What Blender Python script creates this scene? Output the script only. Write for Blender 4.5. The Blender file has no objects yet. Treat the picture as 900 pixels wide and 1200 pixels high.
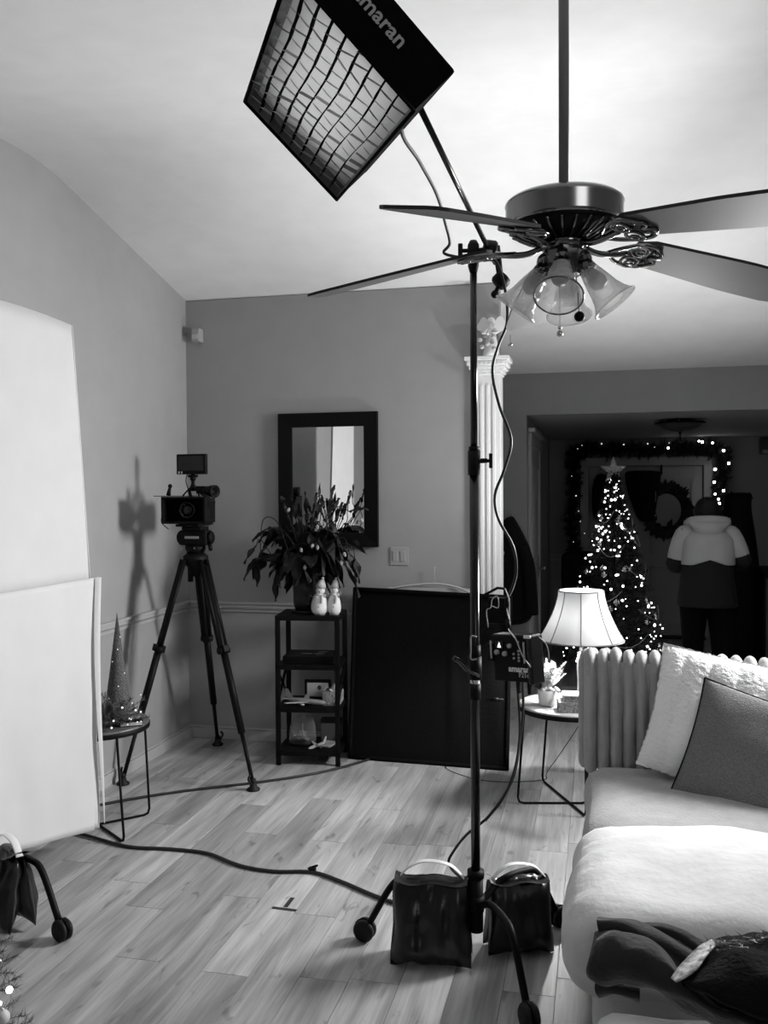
import bpy, bmesh, math, random
import numpy as np
from mathutils import Vector, Matrix, noise
random.seed(7)
PI = math.pi
SC = bpy.context.scene
COL = SC.collection

# ------------------------------------------------------------------ camera
FPX, EYE = 1060.0, 1.65
YAW, PITCH, ROLL = math.radians(13.3), math.radians(-1.12), math.radians(0.33)
fw = Vector((-math.sin(YAW)*math.cos(PITCH), math.cos(YAW)*math.cos(PITCH), math.sin(PITCH)))
rt = Vector((math.cos(YAW), math.sin(YAW), 0)); up = rt.cross(fw)
rt2 = rt*math.cos(ROLL) - up*math.sin(ROLL); up2 = rt*math.sin(ROLL) + up*math.cos(ROLL)
EYEP = Vector((0, 0, EYE))
cd = bpy.data.cameras.new('camera'); cam = bpy.data.objects.new('camera', cd); COL.objects.link(cam)
cd.sensor_fit = 'VERTICAL'; cd.sensor_height = 24; cd.lens = 24*FPX/1200; cd.clip_start = .05
m = Matrix((rt2, up2, -fw)).transposed().to_4x4(); m.translation = EYEP; cam.matrix_world = m
SC.camera = cam
def at(px, py, X=None, Y=None, Z=None, D=None):
    d = fw + rt2*((px-450)/FPX) + up2*((600-py)/FPX)
    t = Y/d.y if Y is not None else X/d.x if X is not None else (Z-EYE)/d.z if Z is not None else D
    return EYEP + d*t

# ------------------------------------------------------------------ world, lights, exposure
w = bpy.data.worlds.new('world'); SC.world = w; w.use_nodes = True
w.node_tree.nodes['Background'].inputs[0].default_value = (.5, .5, .5, 1)
w.node_tree.nodes['Background'].inputs[1].default_value = .05
SC.view_settings.view_transform = 'Standard'; SC.view_settings.look = 'None'
SC.view_settings.gamma = 1; SC.view_settings.use_curve_mapping = False
SC.view_settings.exposure = 0.0
def area(name, loc, tgt, size, power, spread=180, sy=None):
    l = bpy.data.lights.new(name, 'AREA'); l.energy = power; l.size = size; l.spread = math.radians(spread)
    if sy: l.shape = 'RECTANGLE'; l.size_y = sy
    o = bpy.data.objects.new(name, l); COL.objects.link(o); o.location = loc
    o.rotation_euler = (Vector(tgt)-Vector(loc)).to_track_quat('-Z', 'Y').to_euler(); return o
def spot(name, loc, tgt, power, ang, blend, rad):
    l = bpy.data.lights.new(name, 'SPOT'); l.energy = power; l.spot_size = math.radians(ang); l.spot_blend = blend; l.shadow_soft_size = rad
    o = bpy.data.objects.new(name, l); COL.objects.link(o); o.location = loc; o.rotation_euler = (Vector(tgt)-Vector(loc)).to_track_quat('-Z', 'Y').to_euler(); return o
# film light standing behind the sofa and bounced off the vaulted ceiling, plus a weaker soft light from the right
spot('ceiling_bounce_light', (.38, 5.1, .76), (.08, 4.56, 3.1), 104, 142, .6, .06)
area('studio_key_light', (1.5, 4.6, 2.0), (-1.9, 3.0, 1.2), .7, 86, 120)
area('room_fill_light', (1.9, -.6, 2.5), (-1.0, 4.5, 2.6), 1.2, 15)  # added fill from behind the camera, no known lamp there
LAMP_EMIT = 1050.0

# ------------------------------------------------------------------ materials
def mat(name, g, rough=.6, metal=0, bump=0, bscale=40, var=0, vscale=6, emit=0, trans=0, spec=.5, sheen=0, coat=0, stretch=None):
    m = bpy.data.materials.new(name); m.use_nodes = True; nt = m.node_tree
    b = nt.nodes['Principled BSDF']
    b.inputs['Base Color'].default_value = (g, g, g, 1); b.inputs['Roughness'].default_value = rough
    b.inputs['Metallic'].default_value = metal; b.inputs['Specular IOR Level'].default_value = spec
    if trans: b.inputs['Transmission Weight'].default_value = trans
    if sheen: b.inputs['Sheen Weight'].default_value = sheen; b.inputs['Sheen Roughness'].default_value = .4
    if coat: b.inputs['Coat Weight'].default_value = coat
    if emit:
        b.inputs['Emission Color'].default_value = (1, 1, 1, 1); b.inputs['Emission Strength'].default_value = emit
    tc = nt.nodes.new('ShaderNodeTexCoord'); mp = nt.nodes.new('ShaderNodeMapping')
    nt.links.new(tc.outputs['Object'], mp.inputs['Vector'])
    if stretch: mp.inputs['Scale'].default_value = stretch
    n = nt.nodes.new('ShaderNodeTexNoise'); n.inputs['Scale'].default_value = vscale; n.inputs['Detail'].default_value = 5
    nt.links.new(mp.outputs[0], n.inputs['Vector'])
    r = nt.nodes.new('ShaderNodeMapRange'); r.inputs[1].default_value = .3; r.inputs[2].default_value = .7
    v = var or .03
    r.inputs[3].default_value = g*(1-v); r.inputs[4].default_value = min(1, g*(1+v))
    nt.links.new(n.outputs['Fac'], r.inputs[0]); nt.links.new(r.outputs[0], b.inputs['Base Color'])
    if bump:
        n2 = nt.nodes.new('ShaderNodeTexNoise'); n2.inputs['Scale'].default_value = bscale; n2.inputs['Detail'].default_value = 4
        nt.links.new(mp.outputs[0], n2.inputs['Vector'])
        bp = nt.nodes.new('ShaderNodeBump'); bp.inputs['Strength'].default_value = bump; bp.inputs['Distance'].default_value = .01
        nt.links.new(n2.outputs['Fac'], bp.inputs['Height']); nt.links.new(bp.outputs[0], b.inputs['Normal'])
    return m
def translucent(name, g, tg, rough=.8, fac=.4):
    m = mat(name, g, rough); nt = m.node_tree; b = nt.nodes['Principled BSDF']; out = nt.nodes['Material Output']
    t = nt.nodes.new('ShaderNodeBsdfTranslucent'); t.inputs[0].default_value = (tg, tg, tg, 1)
    x = nt.nodes.new('ShaderNodeMixShader'); x.inputs[0].default_value = fac
    nt.links.new(b.outputs[0], x.inputs[1]); nt.links.new(t.outputs[0], x.inputs[2]); nt.links.new(x.outputs[0], out.inputs[0])
    return m
def clearglass(name, g=.9, fac=.5, rough=.05):
    # thin clear glass: mostly see-through with glossy reflection
    m = bpy.data.materials.new(name); m.use_nodes = True; nt = m.node_tree; out = nt.nodes['Material Output']
    b = nt.nodes['Principled BSDF']; b.inputs['Base Color'].default_value = (g, g, g, 1); b.inputs['Roughness'].default_value = rough
    b.inputs['Specular IOR Level'].default_value = 1
    tr = nt.nodes.new('ShaderNodeBsdfTransparent'); x = nt.nodes.new('ShaderNodeMixShader')
    lw = nt.nodes.new('ShaderNodeLayerWeight'); lw.inputs[0].default_value = .4
    mr = nt.nodes.new('ShaderNodeMapRange'); mr.inputs[3].default_value = fac*.35; mr.inputs[4].default_value = min(1, fac*1.6)
    n = nt.nodes.new('ShaderNodeTexVoronoi'); n.inputs['Scale'].default_value = 60
    tc = nt.nodes.new('ShaderNodeTexCoord'); nt.links.new(tc.outputs['Object'], n.inputs['Vector'])
    bp = nt.nodes.new('ShaderNodeBump'); bp.inputs['Strength'].default_value = .6; bp.inputs['Distance'].default_value = .004
    nt.links.new(n.outputs['Distance'], bp.inputs['Height']); nt.links.new(bp.outputs[0], b.inputs['Normal'])
    nt.links.new(lw.outputs['Facing'], mr.inputs[0]); nt.links.new(mr.outputs[0], x.inputs[0])
    nt.links.new(tr.outputs[0], x.inputs[1]); nt.links.new(b.outputs[0], x.inputs[2]); nt.links.new(x.outputs[0], out.inputs[0])
    return m
def woodfloor():
    m = bpy.data.materials.new('plank_wood'); m.use_nodes = True; nt = m.node_tree; L = nt.links.new
    b = nt.nodes['Principled BSDF']
    tc = nt.nodes.new('ShaderNodeTexCoord'); oi = nt.nodes.new('ShaderNodeObjectInfo')
    ge = nt.nodes.new('ShaderNodeNewGeometry')
    mul = nt.nodes.new('ShaderNodeMath'); mul.operation = 'MULTIPLY'; mul.inputs[1].default_value = 37
    L(oi.outputs['Random'], mul.inputs[0])
    cx = nt.nodes.new('ShaderNodeCombineXYZ'); L(mul.outputs[0], cx.inputs[0]); L(mul.outputs[0], cx.inputs[1])
    ad = nt.nodes.new('ShaderNodeVectorMath'); ad.operation = 'ADD'; L(ge.outputs['Position'], ad.inputs[0]); L(cx.outputs[0], ad.inputs[1])
    def streak(sx, sy, sc, det=5, dist=0):
        mp = nt.nodes.new('ShaderNodeMapping'); mp.inputs['Scale'].default_value = (sx, sy, 1); L(ad.outputs[0], mp.inputs['Vector'])
        n = nt.nodes.new('ShaderNodeTexNoise'); n.inputs['Scale'].default_value = sc; n.inputs['Detail'].default_value = det
        n.inputs['Distortion'].default_value = dist; L(mp.outputs[0], n.inputs['Vector']); return n
    a = streak(9, .9, 1.6, 3, .4); c = streak(60, 2.2, 1.5, 6, .3); d = streak(14, 4, 1.3, 2, 1.0)
    r1 = nt.nodes.new('ShaderNodeMapRange'); r1.inputs[1].default_value = .28; r1.inputs[2].default_value = .72; r1.inputs[3].default_value = .24; r1.inputs[4].default_value = .50
    L(a.outputs['Fac'], r1.inputs[0])
    r2 = nt.nodes.new('ShaderNodeMapRange'); r2.inputs[1].default_value = .3; r2.inputs[2].default_value = .7; r2.inputs[3].default_value = .82; r2.inputs[4].default_value = 1.12
    L(c.outputs['Fac'], r2.inputs[0])
    r3 = nt.nodes.new('ShaderNodeMapRange'); r3.inputs[1].default_value = .27; r3.inputs[2].default_value = .36; r3.inputs[3].default_value = .6; r3.inputs[4].default_value = 1.0
    L(d.outputs['Fac'], r3.inputs[0])
    r4 = nt.nodes.new('ShaderNodeMapRange'); r4.inputs[3].default_value = .74; r4.inputs[4].default_value = 1.16; L(oi.outputs['Random'], r4.inputs[0])
    def mulnode(x, y):
        q = nt.nodes.new('ShaderNodeMath'); q.operation = 'MULTIPLY'; L(x, q.inputs[0]); L(y, q.inputs[1]); return q.outputs[0]
    v = mulnode(mulnode(mulnode(r1.outputs[0], r2.outputs[0]), r3.outputs[0]), r4.outputs[0])
    L(v, b.inputs['Base Color']); b.inputs['Roughness'].default_value = .42; b.inputs['Specular IOR Level'].default_value = .45
    bp = nt.nodes.new('ShaderNodeBump'); bp.inputs['Strength'].default_value = .12; bp.inputs['Distance'].default_value = .004
    L(c.outputs['Fac'], bp.inputs['Height']); L(bp.outputs[0], b.inputs['Normal'])
    return m
M = dict(
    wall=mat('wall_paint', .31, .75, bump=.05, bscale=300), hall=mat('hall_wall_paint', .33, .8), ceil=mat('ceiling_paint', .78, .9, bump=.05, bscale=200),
    trim=mat('white_trim_paint', .40, .45), trimw=mat('column_white_paint', .75, .4), wood=woodfloor(),
    black=mat('black_metal', .004, .5, .0, spec=.12), blackm=mat('black_matte_plastic', .004, .55, spec=.14), blackg=mat('black_gloss', .005, .2, spec=.4),
    fabric_black=mat('black_fabric', .004, .9, bump=.3, bscale=60, spec=.05), nylon=mat('black_nylon', .005, .3, bump=.5, bscale=12, spec=.5),
    rubber=mat('black_rubber', .008, .6, spec=.25), chrome=mat('chrome', .6, .15, 1), brushed=mat('dark_brushed_steel', .36, .20, .9, var=.1, vscale=3), rod=mat('downrod_paint', .16, .5),
    steel=mat('satin_steel', .35, .3, 1), darkchrome=mat('dark_chrome', .22, .12, 1),
    blade=mat('fan_blade', .16, .42, var=.12, vscale=4, spec=.25), bladeedge=mat('blade_edge', .01, .5),
    glass=clearglass('cut_glass', .8, .5), dome=clearglass('display_glass', .6, .2), bulb_off=mat('frosted_bulb', .45, .4),
    panel=translucent('white_diffusion_cloth', .66, .66, .85, .25), shade=translucent('lamp_shade_cloth', .45, .034, .8, .30),
    seam=mat('shade_seam', .12, .8), white=mat('white_plastic', .7, .4), lgrey=mat('light_grey', .45, .5), sensor=mat('sensor_plastic', .33, .6),
    sofa=mat('plush_shaded', .34, .85, bump=.35, bscale=90, var=.08, vscale=14, sheen=.25, spec=.1),  # shaded copy of the chaise plush, shade put into the colour
    cushion=mat('plush_lit', .68, .85, bump=.3, bscale=30, var=.07, vscale=8, sheen=.2, spec=.1),  # lit copy of the sofa plush, brighter light put into the colour
    pillw=mat('white_fleece', .82, .9, bump=.6, bscale=120, sheen=.2, spec=.1), pillg=mat('grey_woven', .17, .9, bump=.7, bscale=230, var=.35, vscale=220, spec=.1),
    blanket=mat('dark_fleece', .035, .95, bump=.4, bscale=60, var=.2, sheen=.25, spec=.1), shawl=mat('black_fur', .006, .95, bump=.6, bscale=70, spec=.1),
    leaf=mat('plant_leaf', .010, .5, var=.3, vscale=20, spec=.2), pot=mat('black_pot', .012, .45), needle=mat('fir_needles', .03, .6, var=.3, vscale=20, spec=.2),
    needle_l=mat('grey_fir_needles', .12, .6, var=.3, vscale=30), frost=mat('frosted_sprig', .8, .7, var=.1), glitter=mat('glitter_silver', .45, .35, .7, bump=1, bscale=200, var=.5, vscale=160),
    fairy=mat('fairy_light_glow', 1, .5, emit=9), fairyd=mat('dim_fairy_glow', 1, .5, emit=.9), screen=mat('led_screen', 1, .5, emit=1.5), bead=mat('silver_bead_string', .5, .3, .5),
    skin=mat('skin', .09, .6), hair=mat('black_hair', .006, .7, bump=.5, bscale=80), jacket_w=mat('white_jacket', .55, .8, bump=.2, bscale=40), jacket_b=mat('black_jacket', .006, .8, bump=.2, bscale=30), trouser=mat('black_trousers', .004, .9, spec=.1),
    coat=mat('black_coat', .005, .8, bump=.3, bscale=25, spec=.2), label=mat('print_grey', .38, .5), labelw=mat('print_white', .75, .5),
    snow=mat('snowman_white', .68, .6, var=.06), snowd=mat('snowman_dark', .06, .6), snowg=mat('snowman_grey', .25, .7), snowm=mat('snowman_scarf', .42, .7, var=.2, vscale=60),
    mirror=mat('mirror_glass', .88, .015, 1), gem=mat('glitter_box', .18, .4, .3, bump=.8, bscale=150, var=.7, vscale=170), paper=mat('paper', .55, .7), photo=mat('photo_print', .3, .4, var=.5, vscale=30),
    pattern=mat('patterned_card', .28, .6, var=.8, vscale=90), plane=mat('model_airliner', .42, .35), cell=translucent('softbox_grid_cell', .7, .8, .6, .45), silver=mat('silver_lining', .25, .4, 1, bump=.5, bscale=30),
    tape=mat('black_tape', .02, .6), tabletop=mat('dark_walnut_top', .10, .4, var=.3, vscale=5, stretch=(1, 8, 1)), ttop2=mat('grey_oak_top', .38, .45, var=.15, vscale=5, stretch=(1, 8, 1)), darkdoor=mat('dark_threshold', .01, .6), doorp=mat('door_paint', .40, .5),
    cream=mat('ceramic_white', .75, .35), cone=mat('glitter_cone', .08, .6, bump=.8, bscale=160, var=.5, vscale=140), star=mat('star_glitter', .6, .5, bump=.8, bscale=150, var=.5, vscale=120),
)
def bulb_mat(e):
    m = mat('lit_bulb', 1, .5, emit=e); return m
M['bulb'] = bulb_mat(LAMP_EMIT)
# pillow quilting uses geometry; cable
_nt = M['cell'].node_tree; _b = _nt.nodes['Principled BSDF']; _oi = _nt.nodes.new('ShaderNodeObjectInfo'); _mr = _nt.nodes.new('ShaderNodeMapRange')
_mr.inputs[3].default_value = .16; _mr.inputs[4].default_value = .62  # random tone per cell imitates uneven light on rumpled fabric
for _l in list(_b.inputs['Base Color'].links): _nt.links.remove(_l)
_nt.links.new(_oi.outputs['Random'], _mr.inputs[0]); _nt.links.new(_mr.outputs[0], _b.inputs['Base Color'])
_t = [n for n in _nt.nodes if n.type == 'BSDF_TRANSLUCENT'][0]; _nt.links.new(_mr.outputs[0], _t.inputs[0])
M['diffuse'] = translucent('softbox_diffuser', .6, .8, .8, .6)
M['cable'] = mat('black_cable', .008, .45)

# ------------------------------------------------------------------ mesh helpers
def V(*a): return Vector(a)
class MB:
    def __init__(s): s.v = []; s.f = []; s.sm = []
    def add(s, vs, fs, smooth=False):
        n = len(s.v); s.v += [tuple(v) for v in vs]; s.f += [tuple(i+n for i in f) for f in fs]; s.sm += [smooth]*len(fs); return s
    def box(s, a, b, bev=0, mtx=None):
        x0, y0, z0 = a; x1, y1, z1 = b
        bm = bmesh.new(); bmesh.ops.create_cube(bm, size=1)
        for v in bm.verts: v.co = V((x0+x1)/2+v.co.x*(x1-x0), (y0+y1)/2+v.co.y*(y1-y0), (z0+z1)/2+v.co.z*(z1-z0))
        if bev: bmesh.ops.bevel(bm, geom=bm.edges[:], offset=bev, segments=2, affect='EDGES', profile=.6)
        if mtx: bm.transform(mtx)
        bm.verts.index_update(); s.add([v.co for v in bm.verts], [[v.index for v in f.verts] for f in bm.faces]); bm.free(); return s
    def tube(s, pts, r, n=8, cap=True, flat=None):
        pts = [Vector(p) for p in pts]; rs = r if isinstance(r, (list, tuple)) else [r]*len(pts)
        vs = []; fs = []; prev = None
        for i, p in enumerate(pts):
            t = (pts[min(i+1, len(pts)-1)]-pts[max(i-1, 0)]).normalized()
            if prev is None:
                a = V(0, 0, 1) if abs(t.z) < .9 else V(1, 0, 0); x = t.cross(a).normalized()
            else:
                x = (prev - t*prev.dot(t)).normalized()
            prev = x; y = t.cross(x)
            for k in range(n):
                an = 2*PI*k/n; fy = flat if flat else 1
                vs.append(p + (x*math.cos(an) + y*math.sin(an)*fy)*rs[i])
        for i in range(len(pts)-1):
            for k in range(n): fs.append((i*n+k, i*n+(k+1) % n, (i+1)*n+(k+1) % n, (i+1)*n+k))
        if cap: fs.append(tuple(range(n-1, -1, -1))); fs.append(tuple((len(pts)-1)*n+k for k in range(n)))
        s.add(vs, fs, True); return s
    def cyl(s, a, b, r, r2=None, n=16): return s.tube([a, b], [r, r if r2 is None else r2], n)
    def lathe(s, prof, c=(0, 0, 0), n=24, axis=None, hexa=False, close=True):
        q = Vector(axis).to_track_quat('Z', 'Y') if axis is not None else None
        vs = []; fs = []; c = Vector(c)
        for (r, z) in prof:
            for k in range(n):
                a = 2*PI*k/n; p = V(r*math.cos(a), r*math.sin(a), z)
                if q: p = q @ p
                vs.append(c+p)
        for i in range(len(prof)-1):
            for k in range(n): fs.append((i*n+k, i*n+(k+1) % n, (i+1)*n+(k+1) % n, (i+1)*n+k))
        if close:
            if prof[0][0] > 1e-5: fs.append(tuple(range(n-1, -1, -1)))
            if prof[-1][0] > 1e-5: fs.append(tuple((len(prof)-1)*n+k for k in range(n)))
        s.add(vs, fs, not hexa); return s
    def ball(s, c, r, n=12, sc=(1, 1, 1)):
        c = Vector(c); vs = []; fs = []; h = n//2
        for i in range(h+1):
            th = PI*i/h
            for k in range(n):
                a = 2*PI*k/n; vs.append(c+V(r*sc[0]*math.sin(th)*math.cos(a), r*sc[1]*math.sin(th)*math.sin(a), r*sc[2]*math.cos(th)))
        for i in range(h):
            for k in range(n): fs.append((i*n+k, (i+1)*n+k, (i+1)*n+(k+1) % n, i*n+(k+1) % n))
        s.add(vs, fs, True); return s
    def grid(s, fn, nu, nv, smooth=True):
        vs = [fn(i/nu, j/nv) for j in range(nv+1) for i in range(nu+1)]
        fs = [(j*(nu+1)+i, j*(nu+1)+i+1, (j+1)*(nu+1)+i+1, (j+1)*(nu+1)+i) for j in range(nv) for i in range(nu)]
        s.add(vs, fs, smooth); return s
    def prism(s, pts, off):
        n = len(pts); off = Vector(off); a = [Vector(p) for p in pts]
        s.add(a+[p+off for p in a], [tuple(range(n-1, -1, -1)), tuple(range(n, 2*n))]+[(k, (k+1) % n, n+(k+1) % n, n+k) for k in range(n)]); return s
    def mesh(s, name):
        me = bpy.data.meshes.new(name); me.from_pydata(s.v, [], s.f)
        me.polygons.foreach_set('use_smooth', s.sm); me.update()
        bm = bmesh.new(); bm.from_mesh(me); bmesh.ops.remove_doubles(bm, verts=bm.verts, dist=1e-6); bmesh.ops.recalc_face_normals(bm, faces=bm.faces); bm.to_mesh(me); bm.free()
        return me
def wloc(o):
    v = Vector((0, 0, 0))
    while o: v += o.location; o = o.parent
    return v
def obj(name, mb, m, parent=None, local=False, label=None, loc=None):
    me = mb.mesh(name); me.materials.append(M[m] if isinstance(m, str) else m)
    o = bpy.data.objects.new(name, me); COL.objects.link(o)
    if parent:
        o.parent = parent
        if not local: me.transform(Matrix.Translation(-wloc(parent)))
    elif loc is not None:
        me.transform(Matrix.Translation(-Vector(loc))); o.location = loc
    if label: o['label'] = label
    return o
def tag(o, label, cat, group=None, kind=None):
    o['label'] = label; o['category'] = cat
    if group: o['group'] = group
    if kind: o['kind'] = kind
    return o
def thing(name, label, cat, loc=(0, 0, 0), rz=0, group=None):
    o = bpy.data.objects.new(name, None); COL.objects.link(o); o.location = loc; o.rotation_euler = (0, 0, rz); o.empty_display_size = .1
    return tag(o, label, cat, group)
def struct(name, mb, m, parent=None):
    o = obj(name, mb, m, parent)
    if not parent: o['kind'] = 'structure'
    return o
def mod(o, typ, **k):
    md = o.modifiers.new(typ.lower(), typ)
    for a, b in k.items(): setattr(md, a, b)
    return md
def cr(pts, n=6):
    pts = [Vector(p) for p in pts]; P = [pts[0]*2-pts[1]]+pts+[pts[-1]*2-pts[-2]]; out = []
    for i in range(1, len(P)-2):
        a, b, c, d = P[i-1:i+3]
        for k in range(n):
            t = k/n; out.append(.5*((2*b)+(c-a)*t+(2*a-5*b+4*c-d)*t*t+(-a+3*b-3*c+d)*t**3))
    out.append(pts[-1]); return out
def text(name, s, size, mtx, m, parent, bold=.0, ext=.0006, spacing=1.0):
    cu = bpy.data.curves.new(name, 'FONT'); cu.body = s; cu.size = size; cu.extrude = ext; cu.offset = bold; cu.space_character = spacing
    cu.align_x = 'CENTER'; cu.align_y = 'CENTER'; cu.resolution_u = 3
    t = bpy.data.objects.new('tmp', cu); COL.objects.link(t)
    dg = bpy.context.evaluated_depsgraph_get(); dg.update()
    me = bpy.data.meshes.new_from_object(t.evaluated_get(dg)); bpy.data.objects.remove(t)
    me.name = name; me.transform(mtx); me.transform(Matrix.Translation(-wloc(parent)))
    me.materials.clear(); me.materials.append(M[m])
    o = bpy.data.objects.new(name, me); COL.objects.link(o); o.parent = parent; return o
def copy_tree(o, parent=None):
    c = o.copy(); COL.objects.link(c)
    if parent: c.parent = parent
    for ch in list(o.children): copy_tree(ch, c)
    return c

# ------------------------------------------------------------------ room shell
XL, YB, ZC, SL, YR = -2.717, 5.684, 2.97, .226, 4.0   # left wall, back wall, ceiling at back wall, slope, ridge
XR, YN, YH, YF = 3.3, -1.6, 7.3, 10.8                 # right wall, near wall, hall header wall, front door wall
def zc(y): return ZC + SL*(YB-y) if y > YR else ZC + SL*(YB-YR) - .11*(YR-y)
fl = struct('floor', MB().box((XL-.1, YN-.1, -.12), (XR+.1, YF+.2, -.006)), 'wood')
pw, plen = .172, 1.22
pm = MB().box((-pw/2+.0008, -plen/2+.0008, -.006), (pw/2-.0008, plen/2-.0008, 0), .0014).mesh('plank'); pm.materials.append(M['wood'])
row = 0; x = XL+pw/2
while x < 1.6:
    y = 1.0 + random.random()*plen
    while y < YF-.3:
        if not (x > 1.0 and y > 7.9):
            o = bpy.data.objects.new('plank', pm); COL.objects.link(o); o.parent = fl; o.location = (x, y, 0)
        y += plen
    x += pw; row += 1
b = MB(); ys = [YN-.1]+[3.7+.05*i for i in range(13)]+[YB, YH+.1]
def zr(y):   # rounded ridge
    q = (y-4.0)/.3
    return zc(y) - .0252*max(0, 1-abs(q))**2
zs = [zr(y) for y in ys]
b.prism([(XL-.1, y, z) for y, z in zip(ys, zs)]+[(XL-.1, ys[-1], zs[-1]+.1), (XL-.1, 4.0, 3.5), (XL-.1, ys[0], zs[0]+.1)], (XR-XL+.2, 0, 0))
co_ = struct('ceiling', b, 'ceil')
def gable(x0, x1):
    ys2 = [YN, 4.0, YH]; p = [(x0, YN, 0)]+[(x0, YH, 0)]+[(x0, YH, zc(YH)), (x0, 4.0, zc(4.0)), (x0, YN, zc(YN))]
    return MB().prism(p, (x1-x0, 0, 0))
struct('wall_left', gable(XL-.1, XL), 'wall'); struct('wall_right', gable(XR, XR+.1), 'wall')
struct('wall_near', MB().box((XL, YN-.1, 0), (XR, YN, zc(YN)+.02)), 'wall')
WE = -.60
struct('wall_back', MB().box((XL, YB, 0), (WE, YB+.12, ZC-.005)), 'wall')
OX = -.553; ZH = 2.275; HR = 2.7
struct('wall_far', MB().box((XL, YH, 0), (OX, YH+.12, zc(YH)+.02)).box((OX, YH, ZH), (HR, YH+.12, zc(YH)+.02)).box((HR, YH, 0), (XR, YH+.12, zc(YH)+.02)), 'wall')
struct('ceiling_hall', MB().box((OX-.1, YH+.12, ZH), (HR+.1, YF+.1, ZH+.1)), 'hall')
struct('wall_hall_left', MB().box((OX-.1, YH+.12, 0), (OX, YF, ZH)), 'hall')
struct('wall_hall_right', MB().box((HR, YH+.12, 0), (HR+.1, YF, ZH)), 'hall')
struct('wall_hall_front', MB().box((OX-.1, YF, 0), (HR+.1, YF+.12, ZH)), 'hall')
def molding(name, p0, p1, nrm, zlist, m='trim'):
    # zlist: (z0,z1,depth) strips along a wall segment
    b = MB(); p0 = Vector(p0); p1 = Vector(p1); nrm = Vector(nrm)
    for z0, z1, d in zlist:
        b.prism([p0+V(0, 0, z0), p0+V(0, 0, z1), p0+nrm*d+V(0, 0, z1-.002), p0+nrm*d+V(0, 0, z0+.002)], p1-p0)
    return struct(name, b, m)
rail = [(.866, .885, .012), (.885, .892, .02), (.892, .918, .014), (.918, .935, .026)]
base = [(0, .072, .014), (.072, .085, .009)]
molding('trim_1', (XL, YN, 0), (XL, YB-.026, 0), (1, 0, 0), rail); molding('trim_2', (XL, YB, 0), (-.75, YB, 0), (0, -1, 0), rail)
molding('baseboard_left', (XL, YN, 0), (XL, YB-.014, 0), (1, 0, 0), base); molding('baseboard_back', (XL, YB, 0), (-.76, YB, 0), (0, -1, 0), base)
molding('baseboard_far', (XL, YH, 0), (OX, YH, 0), (0, -1, 0), base)
molding('trim_3', (OX, YF, 0), (.0, YF, 0), (0, -1, 0), rail); 
# hall front door with casing, and the cased door on the hall's left wall
dx0 = at(690, 640, Y=YF-.05).x; dx1 = at(824, 640, Y=YF-.05).x; dz = at(760, 547, Y=YF-.05).z
cw = .075
d1 = struct('door_1', MB().box((dx0+.01, YF-.06, .02), (dx1-.01, YF-.02, dz)), 'doorp')
for (u0, u1, z0, z1) in ((.08, .46, .12, .82), (.54, .92, .12, .82), (.08, .46, .95, 1.8), (.54, .92, .95, 1.8)):
    W = dx1-dx0; xx0, xx1 = dx0+W*u0, dx0+W*u1
    fr = MB()
    for q in ((xx0, z0, xx1, z0+.03), (xx0, z1-.03, xx1, z1), (xx0, z0, xx0+.03, z1), (xx1-.03, z0, xx1, z1)): fr.box((q[0], YF-.075, q[1]), (q[2], YF-.058, q[3]), .004)
    obj('door_panel', fr, 'doorp', d1)
obj('door_threshold', MB().box((dx0-.02, YF-.16, 0), (dx1+.02, YF-.06, .03), .005), 'darkdoor', d1)
obj('door_handle', MB().ball((dx1-.09, YF-.1, .92), .03).cyl((dx1-.09, YF-.1, .92), (dx1-.09, YF-.05, .92), .012), 'steel', d1)
struct('trim_4', MB().box((dx0-cw-.02, YF-.09, 0), (dx0, YF-.0, dz+.1), .006).box((dx1, YF-.09, 0), (dx1+cw+.02, YF, dz+.1), .006).box((dx0-cw-.02, YF-.095, dz+.01), (dx1+cw+.02, YF, dz+.11), .006), 'trim')
yd0, yd1 = 7.5, 8.75
struct('trim_5', MB().box((OX, yd0, 0), (OX+.025, yd0+.1, 2.06), .005).box((OX, yd1-.1, 0), (OX+.025, yd1, 2.06), .005).box((OX, yd0-.03, 2.04), (OX+.03, yd1+.03, 2.15), .006).box((OX, yd0-.06, 2.15), (OX+.06, yd1+.06, 2.185), .008), 'trim')
d2 = struct('door_2', MB().box((OX, yd0+.1, .01), (OX+.012, yd1-.1, 2.04), .003), 'trim')
for z0, z1 in ((.15, .9), (1.05, 1.9)):
    f_ = MB()
    for q in ((yd0+.2, z0, yd1-.2, z0+.03), (yd0+.2, z1-.03, yd1-.2, z1), (yd0+.2, z0, yd0+.23, z1), (yd1-.23, z0, yd1-.2, z1)): f_.box((OX+.01, q[0], q[1]), (OX+.02, q[2], q[3]), .003)
    obj('door_panel', f_, 'trim', d2)
obj('door_handle', MB().cyl((OX+.01, yd1-.17, .95), (OX+.06, yd1-.17, .95), .01).ball((OX+.065, yd1-.17, .95), .024), 'steel', d2)
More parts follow.
